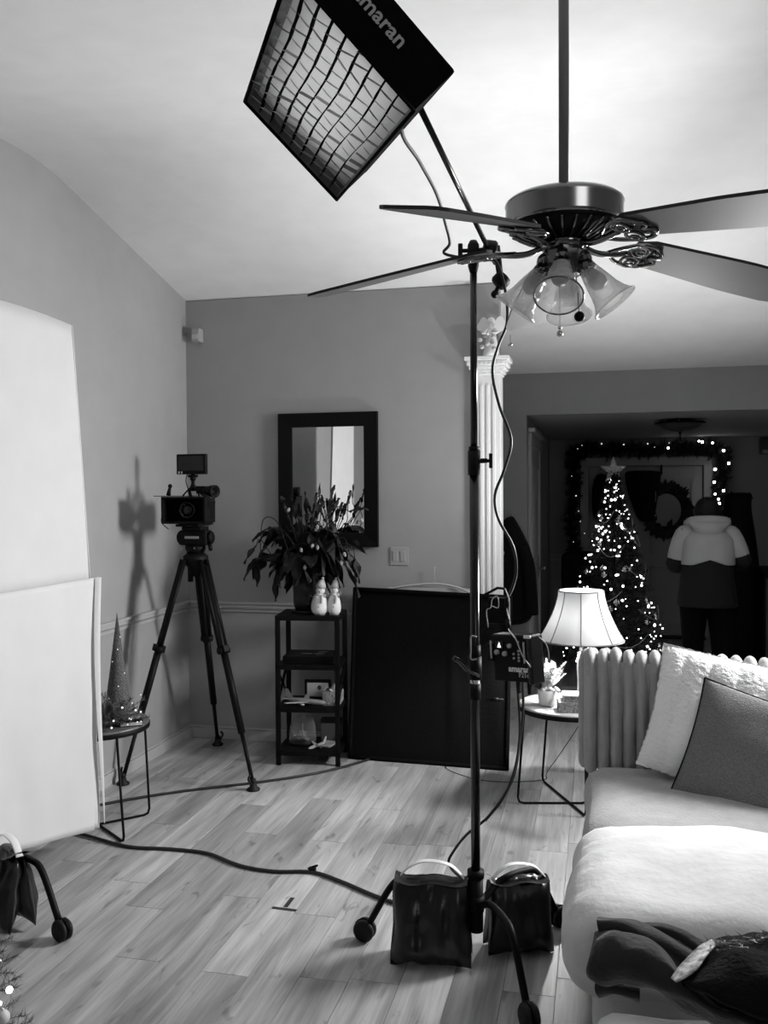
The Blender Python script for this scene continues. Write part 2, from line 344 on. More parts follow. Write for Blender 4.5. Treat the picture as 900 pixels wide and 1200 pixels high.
# column at the end of the back wall
cx0, cx1, cyf, cyb = -.745, -.588, 5.645, YB+.12
col = struct('trim_6', MB().box((cx0, cyf, .12), (cx1, cyb, 2.40), .004), 'trimw'); 
for k in range(3):
    xx = cx0+.03+k*.038
    obj('flute', MB().box((xx, cyf-.006, .2), (xx+.02, cyf+.001, 2.33), .004), 'trimw', col)
obj('column_base', MB().box((cx0-.03, cyf-.03, 0), (cx1+.03, cyb, .09), .006).box((cx0-.015, cyf-.015, .09), (cx1+.015, cyb, .125), .008), 'trimw', col)
cap = MB()
for z0, z1, e in ((2.39, 2.405, .01), (2.405, 2.425, .022), (2.425, 2.445, .036), (2.445, 2.475, .048), (2.475, 2.50, .06)): cap.box((cx0-e, cyf-e, z0), (cx1+e, cyb+e*.3, z1), .004)
capo = obj('capital', cap, 'trimw', col)
for k in range(9): obj('dentil', MB().box((cx0-.04+k*.0262, cyf-.056, 2.448), (cx0-.027+k*.0262, cyf-.044, 2.464), .001), 'trimw', capo)

# ------------------------------------------------------------------ wall things
mr = thing('wall_mirror', 'wall mirror in wide flat black frame above the plant', 'mirror', (-1.715, YB, 1.745))
mx0, mx1, mz0, mz1, fwid = -2.05, -1.378, 1.31, 2.184, .092
for a, bq in (((mx0, mz0), (mx1, mz0)), ((mx1, mz0), (mx1, mz1)), ((mx1, mz1), (mx0, mz1)), ((mx0, mz1), (mx0, mz0))):
    A = V(a[0], 0, a[1]); B = V(bq[0], 0, bq[1]); c = V((mx0+mx1)/2, 0, (mz0+mz1)/2)
    def inn(p): return V(p.x+math.copysign(fwid, c.x-p.x), 0, p.z+math.copysign(fwid, c.z-p.z))
    Ai, Bi = inn(A), inn(B)
    f = MB(); pts = [V(p.x, YB-.002, p.z) for p in (A, B, Bi, Ai)]; top = [V(p.x, YB-dpt, p.z) for p, dpt in ((A, .038), (B, .038), (Bi, .026), (Ai, .026))]
    f.add(pts+top, [(0, 1, 2, 3), (4, 5, 6, 7), (0, 1, 5, 4), (1, 2, 6, 5), (2, 3, 7, 6), (3, 0, 4, 7)]); obj('frame_rail', f, 'black', mr)
obj('mirror_glass', MB().box((mx0+fwid-.004, YB-.018, mz0+fwid-.004), (mx1-fwid+.004, YB-.01, mz1-fwid+.004)), 'mirror', mr)
sw = thing('light_switch', 'white double rocker light switch plate right of the mirror', 'switch', (-1.243, YB, 1.25))
obj('plate', MB().box((-1.303, YB-.007, 1.193), (-1.183, YB-.0005, 1.31), .003), 'sensor', sw)
for k in (0, 1): obj('rocker', MB().box((-1.285+k*.05, YB-.012, 1.218), (-1.252+k*.05, YB-.006, 1.285), .002), 'sensor', sw)
p = at(228, 392, Y=YB-.08)
se = thing('motion_sensor', 'small white motion sensor high in the room corner', 'sensor', (p.x, YB-.04, p.z))
obj('housing', MB().box((p.x-.03, YB-.075, p.z-.045), (p.x+.03, YB-.002, p.z+.045), .008), 'sensor', se)
obj('lens', MB().box((p.x-.022, YB-.08, p.z-.03), (p.x+.022, YB-.073, p.z+.004), .003), 'lgrey', se)

# ------------------------------------------------------------------ ceiling fan
HX, HY = -.079, 2.255
fan = thing('ceiling_fan', 'dark steel ceiling fan with five blades and glass light kit', 'ceiling fan', (HX, HY, zc(HY)))
obj('downrod', MB().cyl((HX, HY, 2.36), (HX, HY, zc(HY)-.03), .0125), 'rod', fan)
obj('canopy', MB().lathe([(.03, -.11), (.055, -.09), (.07, -.03), (.072, 0)], (HX, HY, zc(HY)), 28), 'brushed', fan)
obj('motor_housing', MB().lathe([(.02, 2.372), (.08, 2.368), (.132, 2.362), (.141, 2.355), (.143, 2.35), (.141, 2.345), (.141, 2.305), (.138, 2.297)], (HX, HY, 0), 48), 'brushed', fan)
obj('vent_ring', MB().lathe([(.138, 2.297), (.125, 2.288), (.08, 2.268), (.05, 2.262)], (HX, HY, 0), 48), 'black', fan)
for k in range(24):
    a = 2*PI*k/24; c, s = math.cos(a), math.sin(a)
    obj('vent_fin', MB().tube([(HX+c*.066, HY+s*.066, 2.259), (HX+c*.1, HY+s*.1, 2.271), (HX+c*.132, HY+s*.132, 2.288)], .0032, 6), 'darkchrome', fan)
obj('flywheel', MB().lathe([(.05, 2.268), (.058, 2.262), (.058, 2.245), (.03, 2.24)], (HX, HY, 0), 32), 'darkchrome', fan)
for k in range(5):
    a = math.radians(30+72*k); e = V(math.cos(a), math.sin(a), 0); t = V(-math.sin(a), math.cos(a), 0); pt = -math.tan(math.radians(12))
    def P(r, s, dz=0): return V(HX, HY, 2.262 - max(0, r-.12)*.155 + dz + s*pt) + e*r + t*s
    n = 12; prof = []
    for i in range(n+1):
        r = .185 + .475*i/n; wd = .052 + .02*min(1, (r-.185)/.3)
        if i == n: wd = .05
        if i == 0: wd = .034
        prof.append((r, wd))
    prof.insert(-1, (.652, .066))
    bt = MB(); bt.add([P(r, -wd) for r, wd in prof]+[P(r, wd) for r, wd in prof], [(i, i+1, len(prof)+i+1, len(prof)+i) for i in range(len(prof)-1)])
    tp = MB(); L_ = [P(r, -wd, .0075) for r, wd in prof]; R_ = [P(r, wd, .0075) for r, wd in prof]; L0 = [P(r, -wd, .0004) for r, wd in prof]; R0 = [P(r, wd, .0004) for r, wd in prof]
    n2 = len(prof); tp.add(L_+R_+L0+R0, [(i, i+1, n2+i+1, n2+i) for i in range(n2-1)]+[(i, i+1, 2*n2+i+1, 2*n2+i) for i in range(n2-1)]+[(n2+i, n2+i+1, 3*n2+i+1, 3*n2+i) for i in range(n2-1)]+[(n2-1, 2*n2-1, 4*n2-1, 3*n2-1), (0, n2, 3*n2, 2*n2), ] )
    bl = obj('blade', bt, 'blade', fan); obj('blade_top', tp, 'bladeedge', bl)
    ir = MB(); ir.tube(cr([P(.05, 0, -.01), P(.09, 0, -.022), P(.13, 0, -.02), P(.17, 0, -.008)]), .008, 8)
    for sg in (-1, 1):
        ir.tube(cr([P(.12, 0, -.018), P(.15, sg*.03, -.014), P(.19, sg*.05, -.008), P(.235, sg*.045, -.006), P(.26, sg*.015, -.006), P(.235, sg*.0, -.006)]), .0052, 6)
        ring = [P(.195+.022*math.cos(q), sg*.026+.02*math.sin(q), -.011-.002*math.sin(q)) for q in np.linspace(0, 2*PI, 15)]; ir.tube(ring, .0042, 6, False)
        ring = [P(.195+.010*math.cos(q), sg*.026+.009*math.sin(q), -.014) for q in np.linspace(0, 2*PI, 11)]; ir.tube(ring, .0035, 6, False)
    for q in ((.205, 0), (.235, .025), (.235, -.025)): ir.ball(P(q[0], q[1], -.004), .006, 8)
    obj('blade_iron', ir, 'darkchrome', fan)
obj('switch_housing', MB().lathe([(.03, 2.25), (.047, 2.243), (.05, 2.235), (.05, 2.19), (.042, 2.18), (.0, 2.172)], (HX, HY, 0), 8, hexa=True), 'darkchrome', fan)
for k in range(4):
    a = math.radians(-94+90*k); e = V(math.cos(a), math.sin(a), 0); tl = math.radians(53)
    ax = (e*math.cos(tl) - V(0, 0, math.sin(tl))).normalized(); th = V(HX, HY, 2.205)+e*.045
    am = MB().tube(cr([V(HX, HY, 2.225)+e*.03, V(HX, HY, 2.222)+e*.05, th+ax*.012]), [.016, .014, .015]+[.015]*10, 10)
    am.lathe([(.012, -.005), (.021, .0), (.023, .02), (.019, .028)], th, 20, ax).box((-.006, -.006, -.006), (.006, .006, .006), .001, Matrix.Translation(th+ax*.012+e.cross(V(0, 0, 1))*.026))
    arm = obj('light_arm', am, 'darkchrome', fan)
    obj('bulb', MB().lathe([(.008, .0), (.011, .01), (.022, .035), (.024, .045), (.018, .06), (.0, .068)], th+ax*.012, 16, ax), 'bulb_off', arm)
    pr = [(.022, .018), (.025, .03), (.031, .055), (.037, .085), (.044, .105), (.054, .120), (.0575, .124)]
    sh = MB().lathe(pr+[(.0555, .1245), (.043, .106), (.036, .085), (.030, .055), (.024, .03), (.021, .019)], th, 20, ax, close=False)
    g = obj('glass_shade', sh, 'glass', fan)
    obj('shade_rim', MB().tube([th+ax*.124+(Vector(ax).to_track_quat('Z', 'Y') @ V(.0568*math.cos(q), .0568*math.sin(q), 0)) for q in np.linspace(0, 2*PI, 33)], .0022, 6, False), 'darkchrome' if k == 0 else 'glass', g)
pc = at(656, 391, D=2.13); obj('pull_chain', MB().tube([(pc.x, pc.y, 2.18), pc], .0009, 5).ball(pc, .008, 10).ball(pc+V(0, 0, .014), .005, 8), 'chrome', fan)
pc = at(679, 371, D=2.08); obj('pull_chain', MB().tube([(pc.x-.01, pc.y+.04, 2.19), pc], .0009, 5).ball(pc, .0125, 12), 'black', fan)
# second pull with crystal bead below the far blade
pc = at(598, 404, D=2.72); obj('pull_chain', MB().tube([pc+V(0, 0, .03), pc], .0012, 5).ball(pc, .007, 10), 'chrome', fan)

# ------------------------------------------------------------------ wheeled boom stand
SX, SY = -.42, 3.15
def rstand(name, label, c, angs, r, ztop=None, wheelr=.04):
    t = thing(name, label, 'light stand', (c[0], c[1], 0)); c = V(c[0], c[1], 0)
    for a in angs:
        e = V(math.cos(math.radians(a)), math.sin(math.radians(a)), 0)
        lg = obj('leg', MB().tube(cr([c+e*.02+V(0, 0, .20), c+e*.12+V(0, 0, .255), c+e*.24+V(0, 0, .26), c+e*.31+V(0, 0, .23), c+e*(r-.02)+V(0, 0, .07)]), .0125, 10), 'black', t)
        s = e.cross(V(0, 0, 1)); wc = c+e*r+V(0, 0, wheelr)
        for sg in (-1, 1):
            obj('caster_wheel', MB().lathe([(.006, -.011), (wheelr*.8, -.011), (wheelr, -.004), (wheelr, .004), (wheelr*.8, .011), (.006, .011)], wc+s*sg*.0135, 20, s), 'rubber', lg)
        obj('caster_fork', MB().tube([c+e*(r-.025)+V(0, 0, .075), wc+V(0, 0, wheelr*.4)], .014, 8).tube([wc+V(0, 0, .0)+e*(wheelr+.001)*math.cos(q)+V(0, 0, (wheelr+.001)*math.sin(q)) for q in np.linspace(.3, 2.6, 9)], .0022, 5), 'lgrey' if False else 'blackm', lg)
    return t, c
st, sc_ = rstand('boom_stand', 'tall black wheeled stand with boom arm in room centre', (SX, SY), (172, -60, 50), .425)
TZ = 2.46
obj('hub', MB().cyl(sc_+V(0, 0, .11), sc_+V(0, 0, .30), .026, n=20).cyl(sc_+V(0, 0, .30), sc_+V(0, 0, .325), .03, n=20).cyl(sc_+V(0, 0, .185), sc_+V(0, 0, .235), .034, n=6), 'blackm', st)
obj('lower_column', MB().cyl(sc_+V(0, 0, .28), sc_+V(0, 0, 1.74), .0165), 'blackg', st)
obj('upper_column', MB().cyl(sc_+V(0, 0, 1.7), sc_+V(0, 0, TZ), .0125), 'blackg', st)
def collar(z, dirx=1):
    k = MB().cyl(sc_+V(0, 0, z-.05), sc_+V(0, 0, z+.035), .022, n=18).cyl(sc_+V(0, 0, z+.035), sc_+V(0, 0, z+.05), .019, n=18)
    co = obj('collar', k, 'blackm', st); d = V(rt.x, rt.y, 0)*dirx
    obj('clamp_knob', MB().cyl(sc_+V(0, 0, z), sc_+d*.045+V(0, 0, z), .009, n=10).cyl(sc_+d*.045+V(0, 0, z), sc_+d*.052+V(0, 0, z), .006, n=10).box((-.006, -.007, -.026), (.006, .007, .026), .003, Matrix.Translation(sc_+d*.058+V(0, 0, z)) @ Matrix.Rotation(YAW, 4, 'Z')), 'blackm', co)
collar(1.765)
obj('collar', MB().cyl(sc_+V(0, 0, .93), sc_+V(0, 0, .985), .0205, n=18), 'blackm', st); obj('collar', MB().cyl(sc_+V(0, 0, 1.065), sc_+V(0, 0, 1.12), .0205, n=18), 'blackm', st)
obj('spec_label', MB().lathe([(.0172, .985), (.0172, 1.035)], sc_, 20, close=False).lathe([(.0172, 1.045), (.0172, 1.06)], sc_, 20, close=False), 'labelw', st, label='silver printed label band')
tp = sc_+V(0, 0, TZ)
hd = MB().lathe([(.0135, -.04), (.019, -.02), (.022, .02), (.02, .055), (.012, .07)], tp, 14)
R_ = V(rt.x, rt.y, 0); F_ = V(fw.x, fw.y, 0)
gh = obj('grip_head', hd, 'blackm', st)
obj('grip_disc', MB().lathe([(.03, -.022), (.036, -.014), (.036, .018), (.03, .026)], tp+R_*.055+V(0, 0, .035), 22, (R_*.97-V(0, 0, .12))).cyl(tp+V(0, 0, .03), tp+R_*.04+V(0, 0, .035), .012), 'blackm', gh)
obj('tee_knob', MB().cyl(tp+V(0, 0, .035), tp-R_*.04+V(0, 0, .035), .007, n=10).box((-.008, -.006, -.025), (.008, .006, .025), .003, Matrix.Translation(tp-R_*.045+V(0, 0, .035)) @ Matrix.Rotation(YAW, 4, 'Z')), 'blackm', gh)
g2 = tp+R_*.095-V(0, 0, .07)
obj('grip_disc', MB().lathe([(.024, -.02), (.03, -.012), (.03, .014), (.024, .022)], g2, 20, (R_*.7+V(0, 0, .7))).tube([tp+R_*.08+V(0, 0, .05), g2], [.013, .012], 10).ball(g2+V(-.02, 0, -.045), .015, 10).tube([g2, g2+V(-.02, 0, -.045)], .008, 8), 'blackm', gh)
# softbox frame and geometry
n_ = V(-.618, -.291, -.73).normalized()
k_ = (2.6, 2.6*1.015, 2.6*.7354, 2.6*.7204); px_ = [(287, 125), (395, 230), (487, 122), (339, -26)]
Q = [EYEP + (fw + rt2*((p[0]-450)/FPX)+up2*((600-p[1])/FPX))*k for p, k in zip(px_, k_)]
# square it up into a true rectangle: u along the long side, v along the short side
e2 = ((Q[2]-Q[1])+(Q[3]-Q[0])).normalized(); e1 = n_.cross(e2).normalized()
if e1.dot(Q[1]-Q[0]) < 0: e1 = -e1
n_ = e1.cross(e2); n_ = n_ if n_.z < 0 else -n_
Cq = (Q[0]+Q[1]+Q[2]+Q[3])/4; LU, LV = .757, .37
def S(u, v, w=0): return Cq + e2*(u*LU) + e1*(v*LV) - n_*w     # u,v in -.5..+.5; w>0 behind the face
DP = .125
sbx = thing('softbox', 'black rectangular softbox with fabric grid on the boom arm', 'softbox', Cq)
def quadslab(pts, th, m, name, parent):
    a, b_, c, d = pts; nn = (b_-a).cross(d-a).normalized()*th
    return obj(name, MB().add([p for p in pts]+[p+nn for p in pts], [(0, 1, 2, 3), (4, 5, 6, 7), (0, 1, 5, 4), (1, 2, 6, 5), (2, 3, 7, 6), (3, 0, 4, 7)]), m, parent)
cs = [(-.5, -.5), (-.5, .5), (.5, .5), (.5, -.5)]
sides = []
for i in range(4):
    a = cs[i]; b_ = cs[(i+1) % 4]
    sides.append(quadslab([S(*a), S(*b_), S(b_[0]*1.01, b_[1]*1.02, DP), S(a[0]*1.01, a[1]*1.02, DP)], .003, 'fabric_black', 'skirt', sbx))
quadslab([S(-.5, -.5, DP), S(-.5, .5, DP), S(.5, .5, DP), S(.5, -.5, DP)], .004, 'fabric_black', 'back_cover', sbx)
bk = MB()
for i in range(4):
    a = cs[i]; b_ = cs[(i+1) % 4]; bk.tube([S(a[0], a[1], DP), S(b_[0], b_[1], DP)], .005, 6); bk.tube([S(a[0], a[1]), S(b_[0], b_[1])], .004, 6)
obj('piping', bk, 'fabric_black', sbx)
# inner silver lining walls and pale diffuser
ins = [(c[0]*.985, c[1]*.97) for c in cs]
for i in range(4):
    a = ins[i]; b_ = ins[(i+1) % 4]; quadslab([S(*a, .004), S(*b_, .004), S(b_[0]*.97, b_[1]*.95, .06), S(a[0]*.97, a[1]*.95, .06)], .001, 'silver', 'lining', sbx)
quadslab([S(*ins[0], .11), S(*ins[1], .11), S(*ins[2], .11), S(*ins[3], .11)], .002, 'lgrey', 'led_mat', sbx)
quadslab([S(-.49, -.485, .042), S(-.49, .485, .042), S(.49, .485, .042), S(.49, -.485, .042)], .001, 'diffuse', 'diffuser', sbx)
lpo = area('cell_fill_light', S(0, 0, .10), S(0, 0, -1), .6, 1.0, 180, .28); lpo.rotation_euler = Matrix((e2, (-n_).cross(e2), -n_)).transposed().to_euler()  # faint light added inside the softbox to brighten the grid cells
# puffy fabric cells of the grid: columns along v (short side), separated by dark straps
NU, NV = 13, 9
def cellfn(i, j):
    u0 = -.492+.984*i/NU; u1 = -.492+.984*(i+1)/NU; v0 = -.485+.97*j/NV; v1 = -.485+.97*(j+1)/NV
    rnd = random.Random(i*31+j); tw = (rnd.random()-.5)*.022; tz = rnd.uniform(-.006, .008); ti = rnd.uniform(-.004, .012)
    gu = (u1-u0)*.5; uc = (u0+u1)/2; gv = (v1-v0)*.5; vc = (v0+v1)/2
    def f(a, b2):
        a2 = (a-.5)*2; b3 = (b2-.5)*2
        du = gu*a2*.98; dv = gv*b3*.97
        return S(uc+du+tw*b3*.3, vc+dv+.010*math.sin((uc+du)*9+j*.2), .018+tz*.3+ti*.6*b3-(.012+ti*.4)*a2-.003*(1-a2*a2)*(1-b3*b3))
    return f
for i in range(NU):
    for j in range(NV):
        obj('grid_cell', MB().grid(cellfn(i, j), 4, 4), 'cell', sbx)
for j in range(1, NV):
    v = -.485+.97*j/NV
    b = MB()
    b.grid(lambda a, c, v=v: S(-.48+.96*a, v+.010*math.sin((-.48+.96*a)*9), .004+.016*c+.002*math.sin(a*40)), 26, 1); o = obj('grid_strap', b, 'fabric_black', sbx); mod(o, 'SOLIDIFY', thickness=.002)
tm = Matrix((e1, -n_, e2)).transposed().to_4x4(); tm.translation = S(.5*1.012, 0, DP*.62) + e2*.002 + e1*.005
text('printed_lettering', 'amaran', .048, tm, 'label', sbx, bold=.0010, ext=.0004, spacing=1.02)
# boom arm from grip head to behind the softbox, joint bracket
be = S(.16, .2, DP+.05); bs = tp+R_*.055+V(0, 0, .035)
bd = (be-bs).normalized()
obj('boom_arm', MB().cyl(bs-bd*.10, be, .0085, n=12), 'blackg', st)
obj('boom_clamp', MB().cyl(be-bd*.02, S(.1, .12, DP+.005), .02, n=12).ball(be, .024, 10), 'blackm', st)
# cable that runs along the boom and down the stand
def cable(name, pts, r, label, n=6, m='cable', group=None):
    pts = cr(pts, n); o = obj(name, MB().tube(pts, r, 7), m, None, loc=pts[0]); tag(o, label, 'cable', group); return o
cable('power_cable', [S(.3, .35, DP+.01), at(470, 150, D=2.25), at(492, 190, D=2.5), at(512, 228, D=2.75), at(522, 262, D=2.9), at(527, 285, D=2.97), at(520, 296, D=3.0), at(535, 301, D=3.02), at(556, 303, D=3.08), at(580, 305, D=3.1), at(592, 340, D=3.12), at(594, 378, D=3.12), at(584, 405, D=3.12), at(577, 435, D=3.1), at(585, 475, D=3.1), at(599, 515, D=3.1), at(591, 550, D=3.1), at(580, 580, D=3.1), at(584, 608, D=3.1), at(601, 640, D=3.1), at(605, 668, D=3.12), at(600, 690, D=3.14), at(590, 708, D=3.15)], .0052, 'black cable curling from the softbox down beside the stand pole')

# control box on the stand (dimmer unit with battery plate)
cbx = thing('light_control_box', 'black light control box with round knobs clamped to the stand', 'control box', at(602, 772, D=3.06))
Oc = at(599, 769, D=3.02); ax_ = (R_*.93 + F_*-.37).normalized(); ax_ = (at(630, 771, D=2.95)-at(577, 768, D=3.08)).normalized(); az = V(0, 0, 1); ay = az.cross(ax_).normalized(); az = ax_.cross(ay)
bm_ = Matrix((ax_, ay, az)).transposed().to_4x4(); bm_.translation = Oc
def B(name, a, b_, m, bev=.003, par=None): return obj(name, MB().box(a, b_, bev, bm_), m, par or cbx)
B('case', (-.075, 0, -.085), (.075, .055, .065), 'blackm', .005)
B('end_cap', (.07, -.008, -.09), (.088, .06, .07), 'blackg', .004)
B('top_plate', (-.075, .0, .065), (.08, .06, .072), 'blackg', .002)
B('side_rail', (.058, -.012, -.02), (.062, -.006, .05), 'lgrey', .001)
B('side_rail', (-.078, -.012, -.01), (-.074, -.006, .05), 'lgrey', .001)
B('corner_bumper', (.062, -.011, .062), (.088, -.002, .072), 'white', .002)
for (u, v_, r) in ((-.055, .012, .011), (-.022, .008, .011), (.0, .035, .010)):
    obj('knob', MB().lathe([(r*.75, 0), (r*.75, .010), (r*.6, .013), (0, .013)], bm_ @ V(u, 0, v_), 16, -ay), 'label', cbx)
for (u, v_) in ((.012, .008), (.012, -.006), (.032, .018), (.032, .007), (.032, -.004), (.032, -.014), (.032, .048)):
    obj('button', MB().lathe([(.0042, 0), (.0042, .003), (0, .004)], bm_ @ V(u, 0, v_), 12, -ay), 'label', cbx)
B('display', (-.062, -.003, .022), (-.03, .001, .05), 'blackg', .001)
tri = MB(); tri.prism([bm_ @ V(-.053, -.004, .028), bm_ @ V(-.038, -.004, .028), bm_ @ V(-.0445, -.004, .046)], ay*.002); obj('display_mark', tri, 'screen', cbx)
tmx = Matrix((ax_, az, -ay)).transposed().to_4x4(); tmx.translation = bm_ @ V(.03, -.001, -.042)
text('printed_lettering', 'amaran', .0285, tmx, 'labelw', cbx, bold=.0009, spacing=1.02)
tmx = tmx.copy(); tmx.translation = bm_ @ V(.048, -.001, -.061); text('printed_lettering', 'F21c', .022, tmx, 'label', cbx, bold=.0006)
for (u, w_) in ((.005, .0), (.05, .0)): B('hanging_foot', (u, .01, -.125), (u+.012, .022, -.085), 'blackm', .002)
obj('clamp', MB().box((-.1, -.005, -.02), (-.075, .05, .04), .004, bm_).cyl(sc_+V(0, 0, 1.0), sc_+V(0, 0, 1.08), .024), 'blackm', cbx)
gp = at(552, 762, D=3.05); obj('clamp_handle', MB().tube(cr([gp+V(0, 0, .045)+R_*.02, gp+V(0, 0, .045), gp, gp-V(0, 0, .03), gp-V(0, 0, .03)+R_*.02]), .0028, 6), 'label', cbx)
lv = [at(561, 792, D=3.1), at(549, 786, D=3.05), at(540, 776, D=3.02), at(532, 771, D=3.0)]
obj('ratchet_lever', MB().tube(cr(lv), [.006]*7+[.009]*12, 8).tube(cr([at(541, 778, D=3.0), at(550, 790, D=3.0), at(557, 806, D=3.02)]), .0018, 5), 'blackg', cbx)
# plate and cords above the box
vb = thing('battery_plate', 'black battery plate with cords above the control box', 'battery', at(583, 715, D=3.1))
pO = at(586, 716, D=3.13)
obj('plate', MB().box((-.042, 0, -.045), (.03, .03, .045), .004, Matrix.Translation(pO) @ Matrix.Rotation(YAW-.35, 4, 'Z')), 'blackm', vb)
obj('hinge_arm', MB().tube([at(568, 697, D=3.12), at(583, 689, D=3.12), at(592, 690, D=3.12)], .005, 6), 'blackm', vb)
obj('buckle', MB().tube(cr([at(572, 735, D=3.08), at(570, 716, D=3.08), at(575, 712, D=3.08), at(577, 702, D=3.08), at(583, 699, D=3.08), at(584, 712, D=3.08), at(576, 710, D=3.08)], 4), .0016, 5), 'label', vb)
obj('cord', MB().tube(cr([at(592, 690, D=3.1), at(596, 702, D=3.08), at(594, 714, D=3.08), at(597, 728, D=3.06), at(596, 738, D=3.04), at(605, 750, D=2.98), at(612, 768, D=2.95), at(622, 782, D=2.94)], 5), .0022, 6), 'lgrey', vb, label='thin pale cord')
obj('plug', MB().cyl(at(594, 700, D=3.08), at(594, 712, D=3.08), .008, n=10), 'blackm', vb); obj('plug', MB().cyl(at(595, 726, D=3.06), at(596, 738, D=3.05), .009, n=10), 'blackm', vb)
obj('cord', MB().tube(cr([at(631, 746, D=2.95), at(640, 755, D=2.97), at(643, 772, D=2.99), at(634, 778, D=3.0)], 5), .0016, 6), 'lgrey', vb)
cable('power_cable', [at(612, 790, D=3.05), at(613, 830, D=3.1), at(609, 870, D=3.12), at(600, 915, D=3.15), at(574, 955, D=3.2), at(547, 978, D=3.25), at(530, 1000, D=3.28), at(526, 1012, D=3.28), at(536, 1025, D=3.22), at(556, 1036, D=3.18)], .005, 'black cable looping from control box down to the stand foot')
cable('power_cable', [at(606, 800, D=3.08), at(609, 850, D=3.1), at(607, 880, D=3.12), at(602, 905, D=3.13), at(590, 935, D=3.16), at(569, 962, D=3.19)], .004, 'thinner of the two cables hanging below the control box')
# safety pin / small knob on the pole under the box
obj('pole_pin', MB().cyl(at(569, 820, D=3.12), at(590, 820, D=3.12), .004).cyl(at(574, 820, D=3.12), at(584, 820, D=3.12), .007), 'blackm', st)

# sandbags saddled over two of the legs
def sandbag(label, c, yaw, w_, h, pouch_gap, seed, hang=.0, tilt=0, group=None):
    t = thing('sandbag', label, 'sandbag', c, yaw, None)
    rnd = random.Random(seed)
    for sg in (-1, 1):
        def f(u, v, side, sg=sg):
            a = (u-.5)*2; z = h*(1-v); e = (1-abs(a)**6)*(1-abs(2*v-1)**5)
            y = sg*(pouch_gap*(.25+.75*v)) + side*.045*e*(.55+.65*v)
            wob = noise.noise(V(a*2.2+seed, v*3, sg))*.03*e + noise.noise(V(a*6+seed, v*1.4, sg))*.022*e*(1.15-v)
            return V(a*w_/2*(1+.06*v+.02*math.sin(v*9)), y+wob*side, z+.01*noise.noise(V(a*3, v, seed))-.01*a*a)
        bb = MB(); bb.grid(lambda u, v: f(u, v, 1), 18, 14); bb.grid(lambda u, v: f(u, v, -1), 18, 14)
        p_ = obj('pouch', bb, 'nylon', t, local=True)
    obj('saddle', MB().grid(lambda u, v: V((u-.5)*w_*.97, (v-.5)*pouch_gap*1.6, h*.985+.012*math.sin(PI*v)+.008*math.sin(u*9+seed)-.012*math.sin(PI*u)), 10, 6), 'nylon', t, local=True)
    s_ = obj('handle_strap', MB().tube(cr([V(-w_*.46, 0, h*.95), V(-w_*.3, 0, h*1.10), V(-.02, 0, h*1.19), V(w_*.25, 0, h*1.15), V(w_*.45, 0, h*.98)]), .015, 8, flat=.15), 'white', t, local=True, label='white webbing handle strap')
    return t
bl_ = sandbag('black sandbag with white strap left of the stand pole', (-.575, 3.13, .012), math.radians(6), .265, .285, .055, 3)
br_ = sandbag('creased black sandbag with white strap right of the stand pole', (-.283, 3.275, .012), math.radians(20), .225, .25, .045, 9)

# ------------------------------------------------------------------ big white cloth panel on the left
PX = -2.28
def pY(px): return at(px, 600, X=PX).y
dp = thing('diffusion_screen', 'tall white cloth diffusion screen filling the left edge', 'screen', (PX, 3.2, 0))
def upper(u, v):
    z = 2.41+(1.24-2.41)*v; y1 = 3.62+.125*v; y = 2.93+(y1-2.93)*u
    return V(PX+.01*math.sin(y*3+z)*v, y, z+.012*math.sin(PI*u)*(1-v) )
c1 = obj('upper_cloth', MB().grid(upper, 24, 16), 'panel', dp)
def lower(u, v):
    y1 = 3.765 - .012*math.sin(v*5); y = 2.93+(y1-2.93)*u
    zb = .10 + .19*((1-u)**1.0) + .0
    z = 1.275+(zb-1.275)*v
    fold = .018*v**.7*math.sin((u*17+v*1.2)) * (u*.7) + .012*noise.noise(V(y*6, z*3, 1))*(.3+v)
    if u > .93: fold += -.02*v
    return V(PX+.03+fold, y, z)
c2 = obj('lower_cloth', MB().grid(lower, 60, 40), 'panel', dp)
for c_ in (c1, c2): mod(c_, 'SOLIDIFY', thickness=.003)
obj('cloth_hem', MB().tube([V(PX+.002, 3.62+.125*t-.006, 2.41-1.17*t) for t in (0, .25, .5, .75, 1)], .005, 6), 'panel', dp)
obj('flap_fold', MB().grid(lambda u, v: V(PX+.038+.016*math.sin(PI*u)*(1-v*.8), 3.768-.012*math.sin(v*5)-(.045+.03*v-.07*v*v)*(1-u), 1.275-1.15*v), 8, 24), 'panel', dp)
obj('frame_tube', MB().cyl(V(PX-.012, 2.93, 2.40), V(PX-.012, 3.60, 2.40), .008).cyl(V(PX-.012, 3.60, 2.40), V(PX-.012, 3.72, 1.25), .008).cyl(V(PX-.012, 2.94, 2.40), V(PX-.012, 2.94, .3), .008), 'steel', dp)
w0 = at(73, 1102, Z=0); w1 = at(34, 1010, Z=.25); dirv = V(w1.x-w0.x, w1.y-w0.y, 0).normalized(); ang = math.degrees(math.atan2(-dirv.y, -dirv.x)); cc = w0+dirv*.425
st2, sc2 = rstand('wheeled_stand', 'black wheeled stand under the white cloth screen', (cc.x, cc.y), (ang, ang+155, ang-80), .425)
obj('column', MB().cyl(sc2+V(0, 0, .1), sc2+V(0, 0, .9), .0165).cyl(sc2+V(0, 0, .11), sc2+V(0, 0, .3), .026), 'blackg', st2)
bc = w0+dirv*.21
sandbag('black sandbag with white strap under the white cloth screen', (bc.x-.07, bc.y-.02, .03), math.radians(ang-8), .22, .27, .05, 5)

